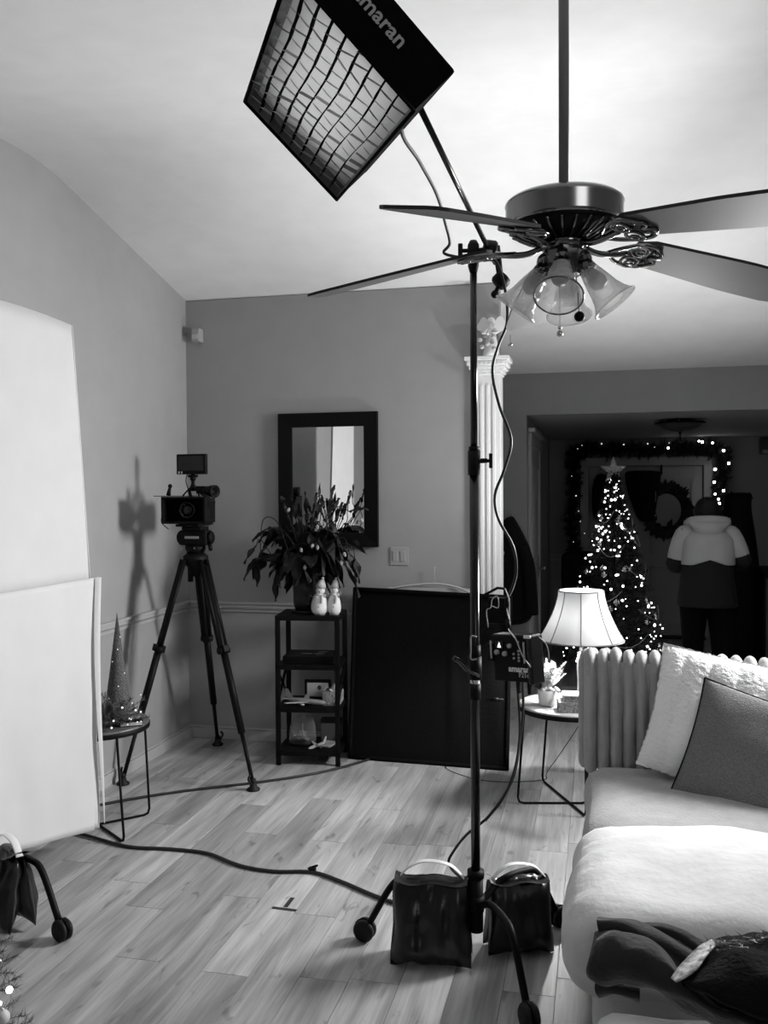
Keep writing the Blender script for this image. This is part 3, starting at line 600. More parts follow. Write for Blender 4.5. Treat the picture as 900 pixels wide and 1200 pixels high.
# ------------------------------------------------------------------ sofa
sofa = thing('sofa', 'pale plush sofa with thick channel tufted back', 'sofa', (.6, 3.9, 0))
def backpt(s):   # path of the back along its length s (m), curving towards the viewer at both ends
    if s < .12: return V(-.045+s*.9*.4, 4.25+s*1.0, 0)
    q = s-.12
    return V(-.0+q*.985, 4.365-.17*q*q*.6-.10*q, 0)
seat_z = .41
CHW = .0575
def channel(c, rx, ry, z0, z1, lean, seed, yaw=0):
    m_ = MB(); vs = []; fs = []; n = 16; H = z1-z0; zz = []
    for i in range(7): zz.append((z0+.045*(1-math.cos(PI/2*i/6)), math.sin(PI/2*(.25+.75*i/6))))
    for i in range(1, 18): zz.append((z0+.045+(H-.10)*i/18, 1))
    for i in range(8): th = PI/2*i/7; zz.append((z1-.055+.055*math.sin(th), max(.02, math.cos(th))))
    cy, sy = math.cos(yaw), math.sin(yaw)
    for i, (z, f) in enumerate(zz):
        for k in range(n):
            a = 2*PI*k/n; w_ = 1+.09*noise.noise(V(math.cos(a)*2+seed*3, math.sin(a)*2, z*9))+.03*math.sin(z*40+seed)
            x = rx*f*math.cos(a)*w_; y = ry*f*math.sin(a)*w_
            vs.append(c+V(x*cy-y*sy, x*sy+y*cy+lean*(z-z0)/H, z))
    for i in range(len(zz)-1):
        for k in range(n): fs.append((i*n+k, i*n+(k+1) % n, (i+1)*n+(k+1) % n, (i+1)*n+k))
    fs += [tuple(range(n)), tuple((len(zz)-1)*n+k for k in range(n))]
    return m_.add(vs, fs, True)
def bp2(x): return V(x, 4.31-.10*(x+.06)-.06*(x+.06)**2, 0)
for k in range(29):
    x = -.033+k*CHW; rnd = random.Random(k)
    obj('back_channel', channel(bp2(x), CHW*.56, .066, .352, .925-(.006 if k == 0 else 0)+rnd.uniform(-.006, .006), .05, k), 'sofa', sofa)
for k, (x, y) in enumerate(((-.060, 4.345), (-.054, 4.395), (-.02, 4.43), (.04, 4.44))): obj('back_channel', channel(V(x, y, 0), .03, .035, .36, .905, .04, 50+k), 'sofa', sofa)
obj('back_core', MB().prism([bp2(-.02)+V(0, .0, .37), bp2(.02)+V(0, .10, .37), bp2(.8)+V(0, .10, .37), bp2(1.55)+V(0, .10, .37), bp2(1.55)+V(0, 0, .37), bp2(.8)+V(0, 0, .37)], (0, 0, .5)), 'sofa', sofa)
def puff(x0, x1, y0, y1, z0, z1, r, seed=0, sag=.0, wr=.012, n=44, xskew=0):
    # rounded plush block
    bm = bmesh.new(); bmesh.ops.create_cube(bm, size=2); bmesh.ops.subdivide_edges(bm, edges=bm.edges[:], cuts=n//2, use_grid_fill=True)
    hx, hy, hz = (x1-x0)/2, (y1-y0)/2, (z1-z0)/2; c = V((x0+x1)/2, (y0+y1)/2, (z0+z1)/2)
    for v in bm.verts:
        p = V(v.co.x*hx, v.co.y*hy, v.co.z*hz)
        q = V(max(-(hx-r), min(hx-r, p.x)), max(-(hy-r), min(hy-r, p.y)), max(-(hz-min(r, hz*.98)), min(hz-min(r, hz*.98), p.z)))
        d = p-q
        if d.length > 1e-6: p = q+d.normalized()*min(r, hz if abs(d.z) > 0 else r)
        crown = (1-(p.x/hx)**2)*(1-(p.y/hy)**2)
        if p.z > 0: p.z += crown*.028 - sag*crown
        nn = d.normalized() if d.length > 1e-6 else V(0, 0, 0)
        wv = c+p
        w = noise.noise(wv*3.5+V(seed, 0, 0))*wr + noise.noise(V(wv.x*8, wv.y*14, wv.z*8+seed))*wr*.45
        p += nn*w; p.x += xskew*(p.z-hz)*.5
        v.co = c+p
    m_ = MB(); bm.verts.index_update(); m_.add([v.co for v in bm.verts], [[v.index for v in f.verts] for f in bm.faces], True); bm.free(); return m_
obj('seat_base', puff(0.0, 1.6, 3.42, 4.3, .10, .30, .05, 3), 'sofa', sofa)
obj('seat_cushion', puff(-.055, 1.6, 3.36, 4.26, .20, .41, .10, 5), 'sofa', sofa)
for (x_, y_) in ((.06, 3.5), (.06, 4.22), (1.5, 3.5), (1.5, 4.22)): obj('leg', MB().lathe([(.018, 0), (.025, .12)], (x_, y_, 0), 12), 'black', sofa)
ott = thing('chaise_cushion', 'thick pale plush chaise cushion lit brightest in front of sofa', 'chaise', (.6, 3.0, 0))
obj('cushion', puff(-.095, 1.5, 2.58, 3.42, .17, .465, .125, 11, wr=.02), 'cushion', ott)
obj('base', puff(-.02, 1.45, 2.62, 3.36, .05, .25, .04, 12), 'cushion', ott)
for (x_, y_) in ((.08, 2.7), (.08, 3.25), (1.35, 2.7), (1.35, 3.25)): obj('leg', MB().lathe([(.018, 0), (.025, .07)], (x_, y_, 0), 12), 'black', ott)
ot2 = thing('footstool', 'low pale plush footstool at the bottom edge under the blanket', 'footstool', (.5, 2.2, 0))
obj('cushion', puff(-.02, 1.2, 1.75, 2.54, .10, .255, .07, 21), 'cushion', ot2)
obj('base', puff(.0, 1.18, 1.77, 2.52, .03, .14, .04, 22), 'cushion', ot2)
for (x_, y_) in ((.08, 1.85), (.08, 2.45), (1.1, 1.85), (1.1, 2.45)): obj('foot', MB().cyl((x_, y_, 0), (x_, y_, .035), .02), 'black', ot2)

# pillows
def pillow(name, label, cat, TL, TR, BR, BL, th, m, quilt=0, fuzz=.002, seed=0, piping=None, n=44):
    TL, TR, BR, BL = map(Vector, (TL, TR, BR, BL)); nrm = (TR-TL).cross(BL-TL).normalized()
    if nrm.dot(EYEP-TL) < 0: nrm = -nrm
    t = thing(name, label, cat, (BL+BR)/2)
    mb = MB()
    for sg in (1, -1):
        def f(u, v, sg=sg):
            a, b = 2*u-1, 2*v-1
            # concave sides between pointed corners
            a2 = a*(1-.05*(1-b*b)); b2 = b*(1-.05*(1-a*a)); uu, vv = (a2+1)/2, (b2+1)/2
            p = (TL*(1-uu)+TR*uu)*(1-vv)+(BL*(1-uu)+BR*uu)*vv
            e = max(0, (1-abs(a)**2.6))**.6*max(0, (1-abs(b)**2.6))**.6
            h = th*e
            if quilt: h += .014*abs(math.sin(uu*PI*quilt))**.6*min(1, e*2) - .006
            h += noise.noise(p*7+V(seed, 0, 0))*.012*e
            ff = V(noise.noise(p*90), noise.noise(p*90+V(5, 5, 5)), noise.noise(p*90+V(9, 1, 1)))*fuzz
            return p+nrm*(sg*h)+ff
        mb.grid(f, n, n)
    o = obj('cover', mb, m, t)
    if piping:
        pts = []
        for (A, B_) in ((TL, TR), (TR, BR), (BR, BL), (BL, TL)):
            mid = (TL+TR+BR+BL)/4
            for k in range(10):
                q = k/10; p = A*(1-q)+B_*q; e = 1-(2*q-1)**2; pts.append(p+(mid-(A+B_)/2)*.05*e)
        pts.append(pts[0]); obj('piping', MB().tube(pts, .004, 6, False), piping, t)
    return t
pillow('pillow', 'large white fleecy quilted pillow leaning on the sofa back', 'pillow', at(777, 753, D=4.08), at(1010, 800, D=3.72), at(990, 990, D=3.55), at(745, 895, D=3.93), .08, 'pillw', quilt=7, fuzz=.0045, seed=2, n=90)
pillow('pillow', 'grey woven pillow with dark piping in front of the white one', 'pillow', at(826, 794, D=3.88), at(1020, 858, D=3.5), at(1000, 1020, D=3.3), at(786, 926, D=3.74), .075, 'pillg', fuzz=.0012, seed=8, piping='blackm')

# blanket: bunched folds over the chaise cushion front, laid as thick rolled folds and a draped sheet
bk_ = thing('blanket', 'dark grey fleece blanket bunched over the chaise cushion', 'blanket', at(790, 1130, D=2.75))
def fold(name, ctr, rads, m='blanket', sq=.75, seed=0, par=None, n=14):
    pts = cr(ctr, 6); L_ = len(pts); rr = [float(np.interp(i/(L_-1), np.linspace(0, 1, len(rads)), rads)) for i in range(L_)]
    vs = []; fs = []
    for i, p in enumerate(pts):
        t = (pts[min(i+1, L_-1)]-pts[max(i-1, 0)]).normalized(); x = t.cross(V(0, 0, 1)).normalized(); y = x.cross(t)
        for k in range(n):
            a = 2*PI*k/n; w_ = 1+.16*noise.noise(V(i*.15, math.cos(a)*1.5+seed, math.sin(a)*1.5)); vs.append(p+(x*math.cos(a)+y*math.sin(a)*sq)*rr[i]*w_)
    for i in range(L_-1):
        for k in range(n): fs.append((i*n+k, i*n+(k+1) % n, (i+1)*n+(k+1) % n, (i+1)*n+k))
    fs.append(tuple(range(n))); fs.append(tuple((L_-1)*n+k for k in range(n)))
    o = obj(name, MB().add(vs, fs, True), m, par or bk_); return o
def rows(name, R, m, par, th=.01, nu=30, nv=16, wob=.004, seed=0):
    cv = [cr(r, 8) for r in R]
    def smp(c, u): 
        x_ = u*(len(c)-1); i = min(int(x_), len(c)-2); return c[i].lerp(c[i+1], x_-i)
    cols = [cr([smp(c, i/nu) for c in cv], 8) for i in range(nu+1)]
    def f(u, v):
        c = cols[int(round(u*nu))]; p = smp(c, v); return p+V(0, 0, noise.noise(p*14+V(seed, 0, 0))*wob)
    o = obj(name, MB().grid(f, nu, nv), m, par); mod(o, 'SOLIDIFY', thickness=th); return o
def pr(y, d0, *q): return [at(x, yy, D=dd) for x, yy, dd in q]
rows('top_fold', [pr(0, 0, (700, 1074, 2.45), (735, 1077, 2.44), (775, 1090, 2.40), (812, 1110, 2.36), (850, 1135, 2.3)), pr(0, 0, (699, 1078, 2.40), (735, 1083, 2.37), (775, 1098, 2.33), (812, 1120, 2.28), (850, 1145, 2.22)),
   pr(0, 0, (701, 1090, 2.39), (735, 1097, 2.36), (775, 1113, 2.31), (808, 1136, 2.26), (845, 1160, 2.2)), pr(0, 0, (705, 1097, 2.43), (738, 1106, 2.42), (775, 1124, 2.38), (802, 1148, 2.32), (838, 1172, 2.26))], 'blanket', bk_, th=.012, wob=.010, seed=1)
rows('middle_fold', [pr(0, 0, (752, 1080, 2.46), (780, 1083, 2.43), (805, 1092, 2.38), (835, 1110, 2.32)), pr(0, 0, (755, 1084, 2.43), (782, 1090, 2.40), (806, 1102, 2.35), (830, 1122, 2.29)), pr(0, 0, (765, 1092, 2.42), (785, 1100, 2.40), (805, 1114, 2.36), (826, 1134, 2.3))], 'blanket', bk_, th=.012, wob=.006, seed=2)
rows('front_fold', [pr(0, 0, (697, 1092, 2.42), (718, 1088, 2.40), (745, 1096, 2.36), (768, 1100, 2.33), (785, 1118, 2.28), (800, 1142, 2.24), (830, 1170, 2.18)),
   pr(0, 0, (694, 1104, 2.34), (720, 1102, 2.29), (748, 1108, 2.26), (772, 1116, 2.24), (790, 1138, 2.2), (812, 1160, 2.17), (850, 1185, 2.12)),
   pr(0, 0, (690, 1124, 2.31), (716, 1126, 2.26), (746, 1129, 2.23), (776, 1138, 2.2), (800, 1156, 2.16), (835, 1178, 2.11), (885, 1200, 2.05)),
   pr(0, 0, (687, 1142, 2.32), (708, 1146, 2.28), (738, 1146, 2.25), (772, 1154, 2.2), (806, 1172, 2.15), (850, 1195, 2.09), (910, 1218, 2.02)),
   pr(0, 0, (697, 1148, 2.36), (712, 1154, 2.33), (740, 1157, 2.3), (772, 1167, 2.25), (806, 1186, 2.2), (850, 1210, 2.14), (910, 1238, 2.07))], 'blanket', bk_, th=.014, wob=.018, seed=3)
rows('under_fold', [pr(0, 0, (699, 1152, 2.38), (722, 1156, 2.35), (750, 1160, 2.33)), pr(0, 0, (699, 1160, 2.37), (722, 1160, 2.34), (750, 1166, 2.32)), pr(0, 0, (701, 1165, 2.39), (724, 1160, 2.37), (750, 1170, 2.36))], 'blanket', bk_, th=.010, wob=.004, seed=4)
rows('back_fold', [pr(0, 0, (800, 1108, 2.38), (850, 1112, 2.34), (920, 1110, 2.32)), pr(0, 0, (805, 1140, 2.26), (850, 1150, 2.2), (920, 1160, 2.15)), pr(0, 0, (825, 1180, 2.16), (870, 1200, 2.08), (930, 1225, 2.0))], 'blanket', bk_, th=.012, wob=.015, seed=5)
sl = thing('shawl', 'black fur shawl with printed border lying on the blanket', 'shawl', at(850, 1120, D=2.241))
rows('fur_body', [[at(825, 1110, D=2.293), at(845, 1103, D=2.293), at(870, 1098, D=2.310), at(905, 1092, D=2.327), at(960, 1085, D=2.327)],
                  [at(806, 1132, D=2.189), at(835, 1126, D=2.155), at(870, 1120, D=2.138), at(910, 1114, D=2.121), at(960, 1110, D=2.121)],
                  [at(797, 1146, D=2.138), at(830, 1148, D=2.086), at(870, 1150, D=2.052), at(915, 1150, D=2.017), at(960, 1150, D=2.000)],
                  [at(800, 1152, D=2.121), at(830, 1165, D=2.052), at(870, 1178, D=2.000), at(915, 1190, D=1.965), at(960, 1200, D=1.948)]], 'shawl', sl, th=.02, wob=.02)
bd_ = mat('printed_border', .5, .8, var=.9, vscale=45); M['border'] = bd_
rows('printed_border', [[at(786, 1146, D=2.155), at(795, 1133, D=2.172), at(806, 1121, D=2.207), at(820, 1108, D=2.241), at(836, 1100, D=2.276)],
                        [at(792, 1150, D=2.116), at(806, 1142, D=2.121), at(818, 1132, D=2.129), at(826, 1120, D=2.164), at(838, 1106, D=2.224)]], 'border', sl, th=.004, nv=4, wob=.003)
fr_ = MB()
for k in range(240):
    u = random.random(); px = 832+u*80+random.uniform(-6, 6); py = 1104-u*10+random.uniform(-2, 14); p = at(px, py, D=2.207+random.uniform(0, .06)); d = V(random.uniform(-.03, .04), random.uniform(-.03, .0), random.uniform(.0, .02))
    s_ = V(.002, 0, .001); fr_.add([p-s_, p+s_, p+d], [(0, 1, 2)])
o = obj('fur_fringe', fr_, 'glitter', sl); o['kind'] = 'stuff'

# ------------------------------------------------------------------ side tables
def side_table(label, c, r, h, top, frames):
    t = thing('side_table', label, 'side table', (c[0], c[1], 0)); C_ = V(c[0], c[1], 0)
    obj('tabletop', MB().lathe([(r-.012, h-.022), (r, h-.018), (r, h-.003), (r-.004, h)], C_, 48), top, t)
    obj('top_rim', MB().lathe([(r+.002, h-.034), (r+.004, h-.032), (r+.004, h-.012), (r+.001, h-.01)], C_, 48, close=False), 'black', t)
    for fa, fb in frames:
        A = V(*fa, 0); B_ = V(*fb, 0); d = (B_-A).normalized()
        def topp(f): 
            v = f-C_; return C_+v.normalized()*min(v.length, r-.012)+V(0, 0, h-.02)
        pts = [topp(A), A+V(0, 0, .035), A+d*.008+V(0, 0, .013), A+d*.03+V(0, 0, .0065), B_-d*.03+V(0, 0, .0065), B_-d*.008+V(0, 0, .013), B_+V(0, 0, .035), topp(B_)]
        obj('leg_frame', MB().tube(pts, .0062, 8), 'black', t)
    return t
TX, TY, TH = -.145, 4.93, .522
side_table('round side table with grey oak top under the lit lamp', (TX, TY), .27, TH, 'ttop2', (((-.415, 4.81), (-.055, 4.885)), ((-.31, 5.22), (-.06, 4.68))))
LX, LY, LH = -2.435, 4.05, .522
side_table('round dark topped side table beside the white screen', (LX, LY), .25, LH, 'tabletop', (((-2.19, 3.86), (-2.665, 4.22)), ((-2.255, 4.235), (-2.60, 3.87))))

# ------------------------------------------------------------------ table lamp
bx = at(681, 731, Y=4.9); QX, QY = bx.x, 4.93
lamp = thing('table_lamp', 'lit table lamp with white bell shade beside the sofa', 'lamp', (QX, QY, TH))
obj('base', MB().lathe([(.07, TH), (.072, TH+.015), (.05, TH+.03), (.022, TH+.05), (.02, TH+.12), (.024, TH+.2), (.02, TH+.24), (.017, .80), (.0, .805)], (QX, QY, 0), 24), 'cream', lamp)
obj('socket', MB().cyl((QX, QY, .80), (QX, QY, .90), .014), 'steel', lamp)
SB, ST = .868, 1.13
prof = []
for i in range(9):
    t = i/8; r = .118+(.222-.118)*(1-t)**1.55; prof.append((r, SB+(ST-SB)*t))
shade = obj('lamp_shade', MB().lathe(prof, (QX, QY, 0), 64, close=False), 'shade', lamp)
for rr, zz in ((prof[0][0], SB), (prof[-1][0], ST)): obj('shade_trim', MB().tube([(QX+rr*math.cos(a), QY+rr*math.sin(a), zz) for a in np.linspace(0, 2*PI, 41)], .004, 6, False), 'seam', shade)
for k in range(8):
    a = 2*PI*(k+.1)/8 - .85
    obj('shade_rib', MB().tube([(QX+(r+.001)*math.cos(a), QY+(r+.001)*math.sin(a), z) for r, z in prof], .0026, 6), 'seam', shade)
obj('harp', MB().tube([(QX+.0, QY+.05*math.cos(a), .9+.2*max(0, math.sin(a))) for a in np.linspace(0, PI, 15)], .002, 5), 'steel', lamp)
obj('spider', MB().cyl((QX-.115, QY, 1.1), (QX+.115, QY, 1.1), .002).cyl((QX, QY-.115, 1.1), (QX, QY+.115, 1.1), .002), 'steel', lamp)
obj('lit_bulb', MB().ball((QX, QY, .955), .04, 10, (1, 1, 1.2)), 'bulb', lamp)
cable('lamp_cord', [V(QX-.02, QY+.12, TH+.006), V(QX+.02, QY+.26, TH+.004), V(QX+.03, QY+.31, .42), V(QX-.1, QY+.3, .2), at(641, 905, Z=.02), at(639, 913, Z=.006), at(610, 916, Z=.006), at(570, 915, Z=.006), at(540, 908, Z=.006), at(523, 900, Z=.006), at(524, 893, Z=.006)], .0022, 'thin lamp cord trailing along the floor to the black panel', m='cable')

# things on the lamp table
pp = at(645, 815, Z=TH); pp = V(-.262, 4.86, TH)
pt_ = thing('potted_plant', 'small white pot of frosted sprigs on the lamp table', 'potted plant', pp)
obj('pot', MB().lathe([(.036, 0), (.045, .012), (.052, .08), (.048, .085), (.045, .075), (0, .075)], pp, 24), 'cream', pt_)
def sprigs(c, n, rad, h, m, seed, nlen=.014, blades=46, spread=1):
    rnd = random.Random(seed); b = MB()
    for k in range(n):
        a = rnd.uniform(0, 2*PI); l_ = h*rnd.uniform(.6, 1.05); tilt = rnd.uniform(0, 1)*rad
        tipv = V(math.cos(a)*tilt*spread, math.sin(a)*tilt, l_)
        b.tube([c, c+tipv*.5+V(0, 0, .01), c+tipv], [.0014, .0012, .0006], 4, False)
        for i in range(blades):
            s = .15+.85*i/blades; p = c+tipv*s; q = rnd.uniform(0, 2*PI); L2 = nlen*(1.3-s)
            d = V(math.cos(q), math.sin(q), .5).normalized()*L2*1.6; w2 = d.cross(V(0, 0, 1)).normalized()*.0028
            b.add([p-w2, p+w2, p+d], [(0, 1, 2)])
    return b
obj('sprigs', sprigs(pp+V(0, 0, .08), 34, .12, .16, 'frost', 3, .022, 60), 'frost', pt_)['kind'] = 'stuff'
obj('frosted_cone', MB().lathe([(.03, 0), (.026, .04), (.015, .10), (.0, .18)], pp+V(-.005, 0, .075), 14), 'frost', pt_)
for k in range(7): obj('berry', MB().ball(pp+V(-.02+.013*k, -.04+.008*(k % 3), .09+.006*(k % 2)), .011, 10), 'white', pt_)
obj('dark_sprigs', sprigs(pp+V(-.03, -.0, .08), 7, .09, .06, 'needle_l', 5, .018, 40), 'needle_l', pt_)['kind'] = 'stuff'
gxs = [(at(662, 838, Z=TH), .12, .075, .0, 'larger glitter box'), ]
gb = thing('gift_box', 'speckled stepped box beside the small white pot', 'box', V(-.13, 4.76, TH), .12)
obj('box_body', MB().box((-.075, -.05, 0), (.11, .06, .055), .003), 'gem', gb, local=True); obj('upper_box', MB().box((-.045, -.045, .055), (.11, .065, .085), .003), 'gem', gb, local=True)
obj('lid', MB().box((-.048, -.048, .0855), (.113, .068, .092), .002), 'cream', gb, local=True)

# left table: cone tree, fir greenery, lights, book
cp = at(151, 832, Z=LH); cp = V(LX+.085, LY+.05, LH)
cn = thing('cone_tree', 'tall glittery cone tree decoration on the dark side table', 'decoration', cp)
obj('cone', MB().lathe([(.072, 0), (.070, .01), (.036, .27), (.0, .545)], cp, 24), 'cone', cn)
for k in range(6):
    h = .12+.06*k; a = -1.9+.9*(k % 3); r = .072*(1-h/.545); obj('fairy_light', MB().ball(cp+V(r*math.cos(a), r*math.sin(a), h), .0028, 6), 'fairyd', cn)
gn = thing('fir_garland', 'bunch of fir greenery with tiny lights on the dark side table', 'garland', V(LX+.08, LY-.02, LH))
rnd = random.Random(5); b = MB()
def needles(b, p0, d, length, n, nl, rnd, w=.0011, up_=.3):
    d = d.normalized(); p1 = p0+d*length; b.tube([p0, p1], [.0018, .0009], 4, False)
    for i in range(n):
        p = p0.lerp(p1, rnd.uniform(.05, 1)); q = V(rnd.gauss(0, 1), rnd.gauss(0, 1), rnd.gauss(0, 1)).normalized()
        q = (q+d*.7).normalized()*nl*rnd.uniform(.7, 1.2); s = q.cross(V(.3, .2, 1)).normalized()*w; b.add([p-s, p+s, p+q], [(0, 1, 2)])
gc = V(LX+.10, LY-.08, LH+.05)
for k in range(120):
    a = rnd.uniform(0, 2*PI); el = rnd.uniform(-.1, .9); d = V(math.cos(a)*math.cos(el), math.sin(a)*math.cos(el), math.sin(el))
    needles(b, gc+V(rnd.uniform(-.11, .09), rnd.uniform(-.07, .06), rnd.uniform(-.04, .04)), d, rnd.uniform(.05, .12), 70, .024, rnd, .0018)
obj('greenery', b, 'needle_l', gn)['kind'] = 'stuff'
for k in range(16):
    a = rnd.uniform(-2.6, .6); p = gc+V(math.cos(a)*.17, math.sin(a)*.12, rnd.uniform(-.03, .11)); obj('fairy_light', MB().ball(p, .0028 if k % 3 else .005, 8), 'fairyd', gn)
bkx = thing('book', 'small pale paged book lying at the edge of the dark side table', 'book', V(LX+.195, LY-.02, LH), .55)
obj('pages', MB().box((-.05, -.04, .004), (.05, .04, .022), .001), 'paper', bkx, local=True); obj('cover', MB().box((-.053, -.043, 0), (.053, .043, .004)).box((-.053, -.043, .022), (.053, .043, .026)), 'blackm', bkx, local=True)
bx3 = thing('small_gift', 'little shiny wrapped block lying on the book', 'box', V(LX+.19, LY-.01, LH+.0262), .6)
obj('wrap', MB().box((-.035, -.028, 0), (.035, .028, .03), .004), 'glitter', bx3, local=True); obj('ribbon', MB().box((-.006, -.0285, 0), (.006, .0285, .031)), 'paper', bx3, local=True)
cable('power_cable', [V(LX+.02, LY-.08, LH-.03), V(LX+.06, LY-.12, .35), V(LX+.06, LY-.13, .2), V(LX-.02, LY-.1, .06), V(LX-.1, LY-.0, .006)], .003, 'thin cord hanging under the dark side table')
cable('floor_cable', [at(92, 948, Z=.008), at(150, 937, Z=.008), at(215, 927, Z=.008), at(300, 917, Z=.008), at(360, 908, Z=.008), at(405, 898, Z=.008), at(445, 886, Z=.008)], .0075, 'black cable on the floor running from tripod to black panel')
cable('floor_cable', [at(60, 968, Z=.01), at(105, 980, Z=.01), at(150, 992, Z=.0085), at(200, 995, Z=.0085), at(243, 1000, Z=.0085), at(280, 1014, Z=.0085), at(320, 1021, Z=.0085), at(366, 1022, Z=.0085), at(400, 1033, Z=.0085), at(440, 1050, Z=.0085), at(475, 1061, Z=.0085), at(520, 1066, Z=.0085)], .0078, 'thick black cable snaking over the floor in front of the stand')
p = at(366, 1020, Z=.012); o = obj('cable_tie', MB().tube(cr([p+V(-.02, 0, .006), p+V(0, .0, .016), p+V(.02, .01, .02), p+V(.01, .01, .01)]), .004, 6).box(p-V(.016, .011, .004), p+V(.016, .011, .014), .003), 'blackm', loc=p); tag(o, 'small hook and loop tie around the thick floor cable', 'cable tie')
tp0 = at(333, 1065, Z=0); tk = thing('tape_mark', 't shaped black tape mark stuck on the floor planks', 'tape')
tk.location = (tp0.x, tp0.y, 0)
def strip(p, q, w_):
    p, q = at(*p, Z=.0008), at(*q, Z=.0008); n_2 = (q-p).cross(V(0, 0, 1)).normalized()*w_/2; return MB().prism([p-n_2, q-n_2, q+n_2, p+n_2], (0, 0, .0008))
obj('tape_strip', strip((319, 1063.5), (347.5, 1067), .018), 'tape', tk); obj('tape_strip', strip((334.5, 1063), (343, 1052), .018), 'tape', tk)

# ------------------------------------------------------------------ black folding panel leaning on the back wall
fp = thing('black_flag_panel', 'large black fabric panel leaning against the back wall', 'panel', (-1.05, 5.45, 0))
A0, A1, A2, A3 = at(410, 887, Z=.012), at(594, 901, Z=.012), at(598, 700, Y=5.53), at(416, 690, Y=5.62)
nf = (A1-A0).cross(A3-A0).normalized(); nf = nf if nf.y < 0 else -nf
obj('fabric', MB().grid(lambda u, v: (A0.lerp(A1, u)).lerp(A3.lerp(A2, u), v)+nf*(-.012+.022*math.sin(PI*u)*math.sin(PI*v)*(.3 if u < .7 else .3)+.012*max(0, math.sin((u-.62)*22+v*3))*(1 if .62 < u < .98 else 0)*math.sin(PI*v)), 50, 20), 'fabric_black', fp)
for P_, Q_ in ((A0, A1), (A1, A2), (A2, A3), (A3, A0)): obj('frame_tube', MB().tube(cr([P_, P_.lerp(Q_, .5)-nf*.004, Q_], 5), .013, 10).ball(P_, .014, 8), 'fabric_black', fp)
obj('back_sheet', MB().grid(lambda u, v: (A0.lerp(A1, u)).lerp(A3.lerp(A2, u), v)-nf*.02, 4, 4), 'fabric_black', fp)
hg = thing('clothes_hanger', 'white hanger standing behind the top edge of the black panel', 'hanger', at(509, 690, Y=5.64))
obj('bar', MB().tube(cr([at(455, 690, Y=5.645), at(480, 686, Y=5.645), at(509, 684, Y=5.645), at(535, 688, Y=5.64), at(556, 697, Y=5.62)]), .006, 6), 'lgrey', hg)
obj('hook', MB().tube([at(509, 684, Y=5.645), at(509, 668, Y=5.645), at(510, 664, Y=5.645)], .0025, 6), 'lgrey', hg)
wb = thing('white_board_edge', 'pale board edge showing above the black panel', 'board', at(500, 695, Y=5.66))
obj('board', MB().prism([at(455, 688, Y=5.655), at(556, 690, Y=5.655), at(556, 760, Y=5.655), at(455, 760, Y=5.655)], (0, .012, 0)), 'lgrey', wb)

# ------------------------------------------------------------------ shelf tower (local frame)
FL_ = V(-1.914, 5.19, 0); SA = math.radians(7.3)
sh_ = thing('shelf_tower', 'narrow black four tier shelf stand with crossed side bars', 'shelf', FL_, SA)
SW, SD, SH = .395, .34, .915
def LB(name, a, b_, m='blackm', bev=.002, par=None): return obj(name, MB().box(a, b_, bev), m, par or sh_, local=True)
for (x_, y_) in ((0, 0), (SW-.028, 0), (0, SD-.028), (SW-.028, SD-.028)): LB('post', (x_, y_, 0), (x_+.028, y_+.028, SH-.02), 'black')
levels = [.09, .355, .615, SH]
for z_ in levels: LB('shelf_board', (0 if z_ == SH else .002, 0, z_-.03), (SW if z_ == SH else SW-.002, SD, z_), 'black')
for x_ in (.008, SW-.014):
    for (z0, z1) in ((.36, .585),):
        obj('cross_bar', MB().tube([(x_, .02, z0), (x_, SD-.02, z1)], .009, 4), 'black', sh_, local=True); obj('cross_bar', MB().tube([(x_, .02, z1), (x_, SD-.02, z0)], .009, 4), 'black', sh_, local=True)
RS = Matrix.Translation(FL_) @ Matrix.Rotation(SA, 4, 'Z')
def on(x_, y_, z_): return RS @ V(x_, y_, z_)
g_ = thing('game_box', 'flat black box with pale marks on the upper shelf tier', 'box', on(.2, .16, levels[2]), SA)
obj('box_body', MB().box((-.16, -.12, 0), (.15, .12, .035), .003), 'blackm', g_, local=True); obj('lid', MB().box((-.162, -.122, .02), (.152, .122, .047), .004), 'black', g_, local=True)
for (x_, y_) in ((-.03, -.02), (.05, -.02), (.06, .05)): obj('printed_mark', MB().box((x_-.028, y_-.018, .0472), (x_+.028, y_+.018, .048)), 'snowd', g_, local=True)
pf = thing('photo_frame', 'small dark framed picture standing on the third tier', 'picture frame', on(.215, .26, levels[1]), SA)
obj('frame', MB().box((-.085, 0, 0), (.085, .015, .12), .004).prism([(-.02, .015, 0), (.02, .015, 0), (.0, .06, 0), ], (0, 0, .01)), 'black', pf, local=True); obj('picture', MB().box((-.068, -.002, .012), (.068, .001, .1)), 'paper', pf, local=True)
obj('picture_shape', MB().ball((.012, -.003, .07), .012, 10, (1, .1, 1.3)), 'snowd', pf, local=True)
tb = thing('patterned_box', 'small patterned card box at the right of the third tier', 'box', on(.335, .15, levels[1]), SA)
obj('box_body', MB().box((-.055, -.09, 0), (.05, .09, .075), .002), 'pattern', tb, local=True); obj('tissue', MB().grid(lambda u, v: V(-.03+.06*u, -.03+.09*v, .076+.035*math.sin(PI*u)*math.sin(PI*v)+.01*math.sin(u*9+v*7)), 10, 10), 'paper', tb, local=True)
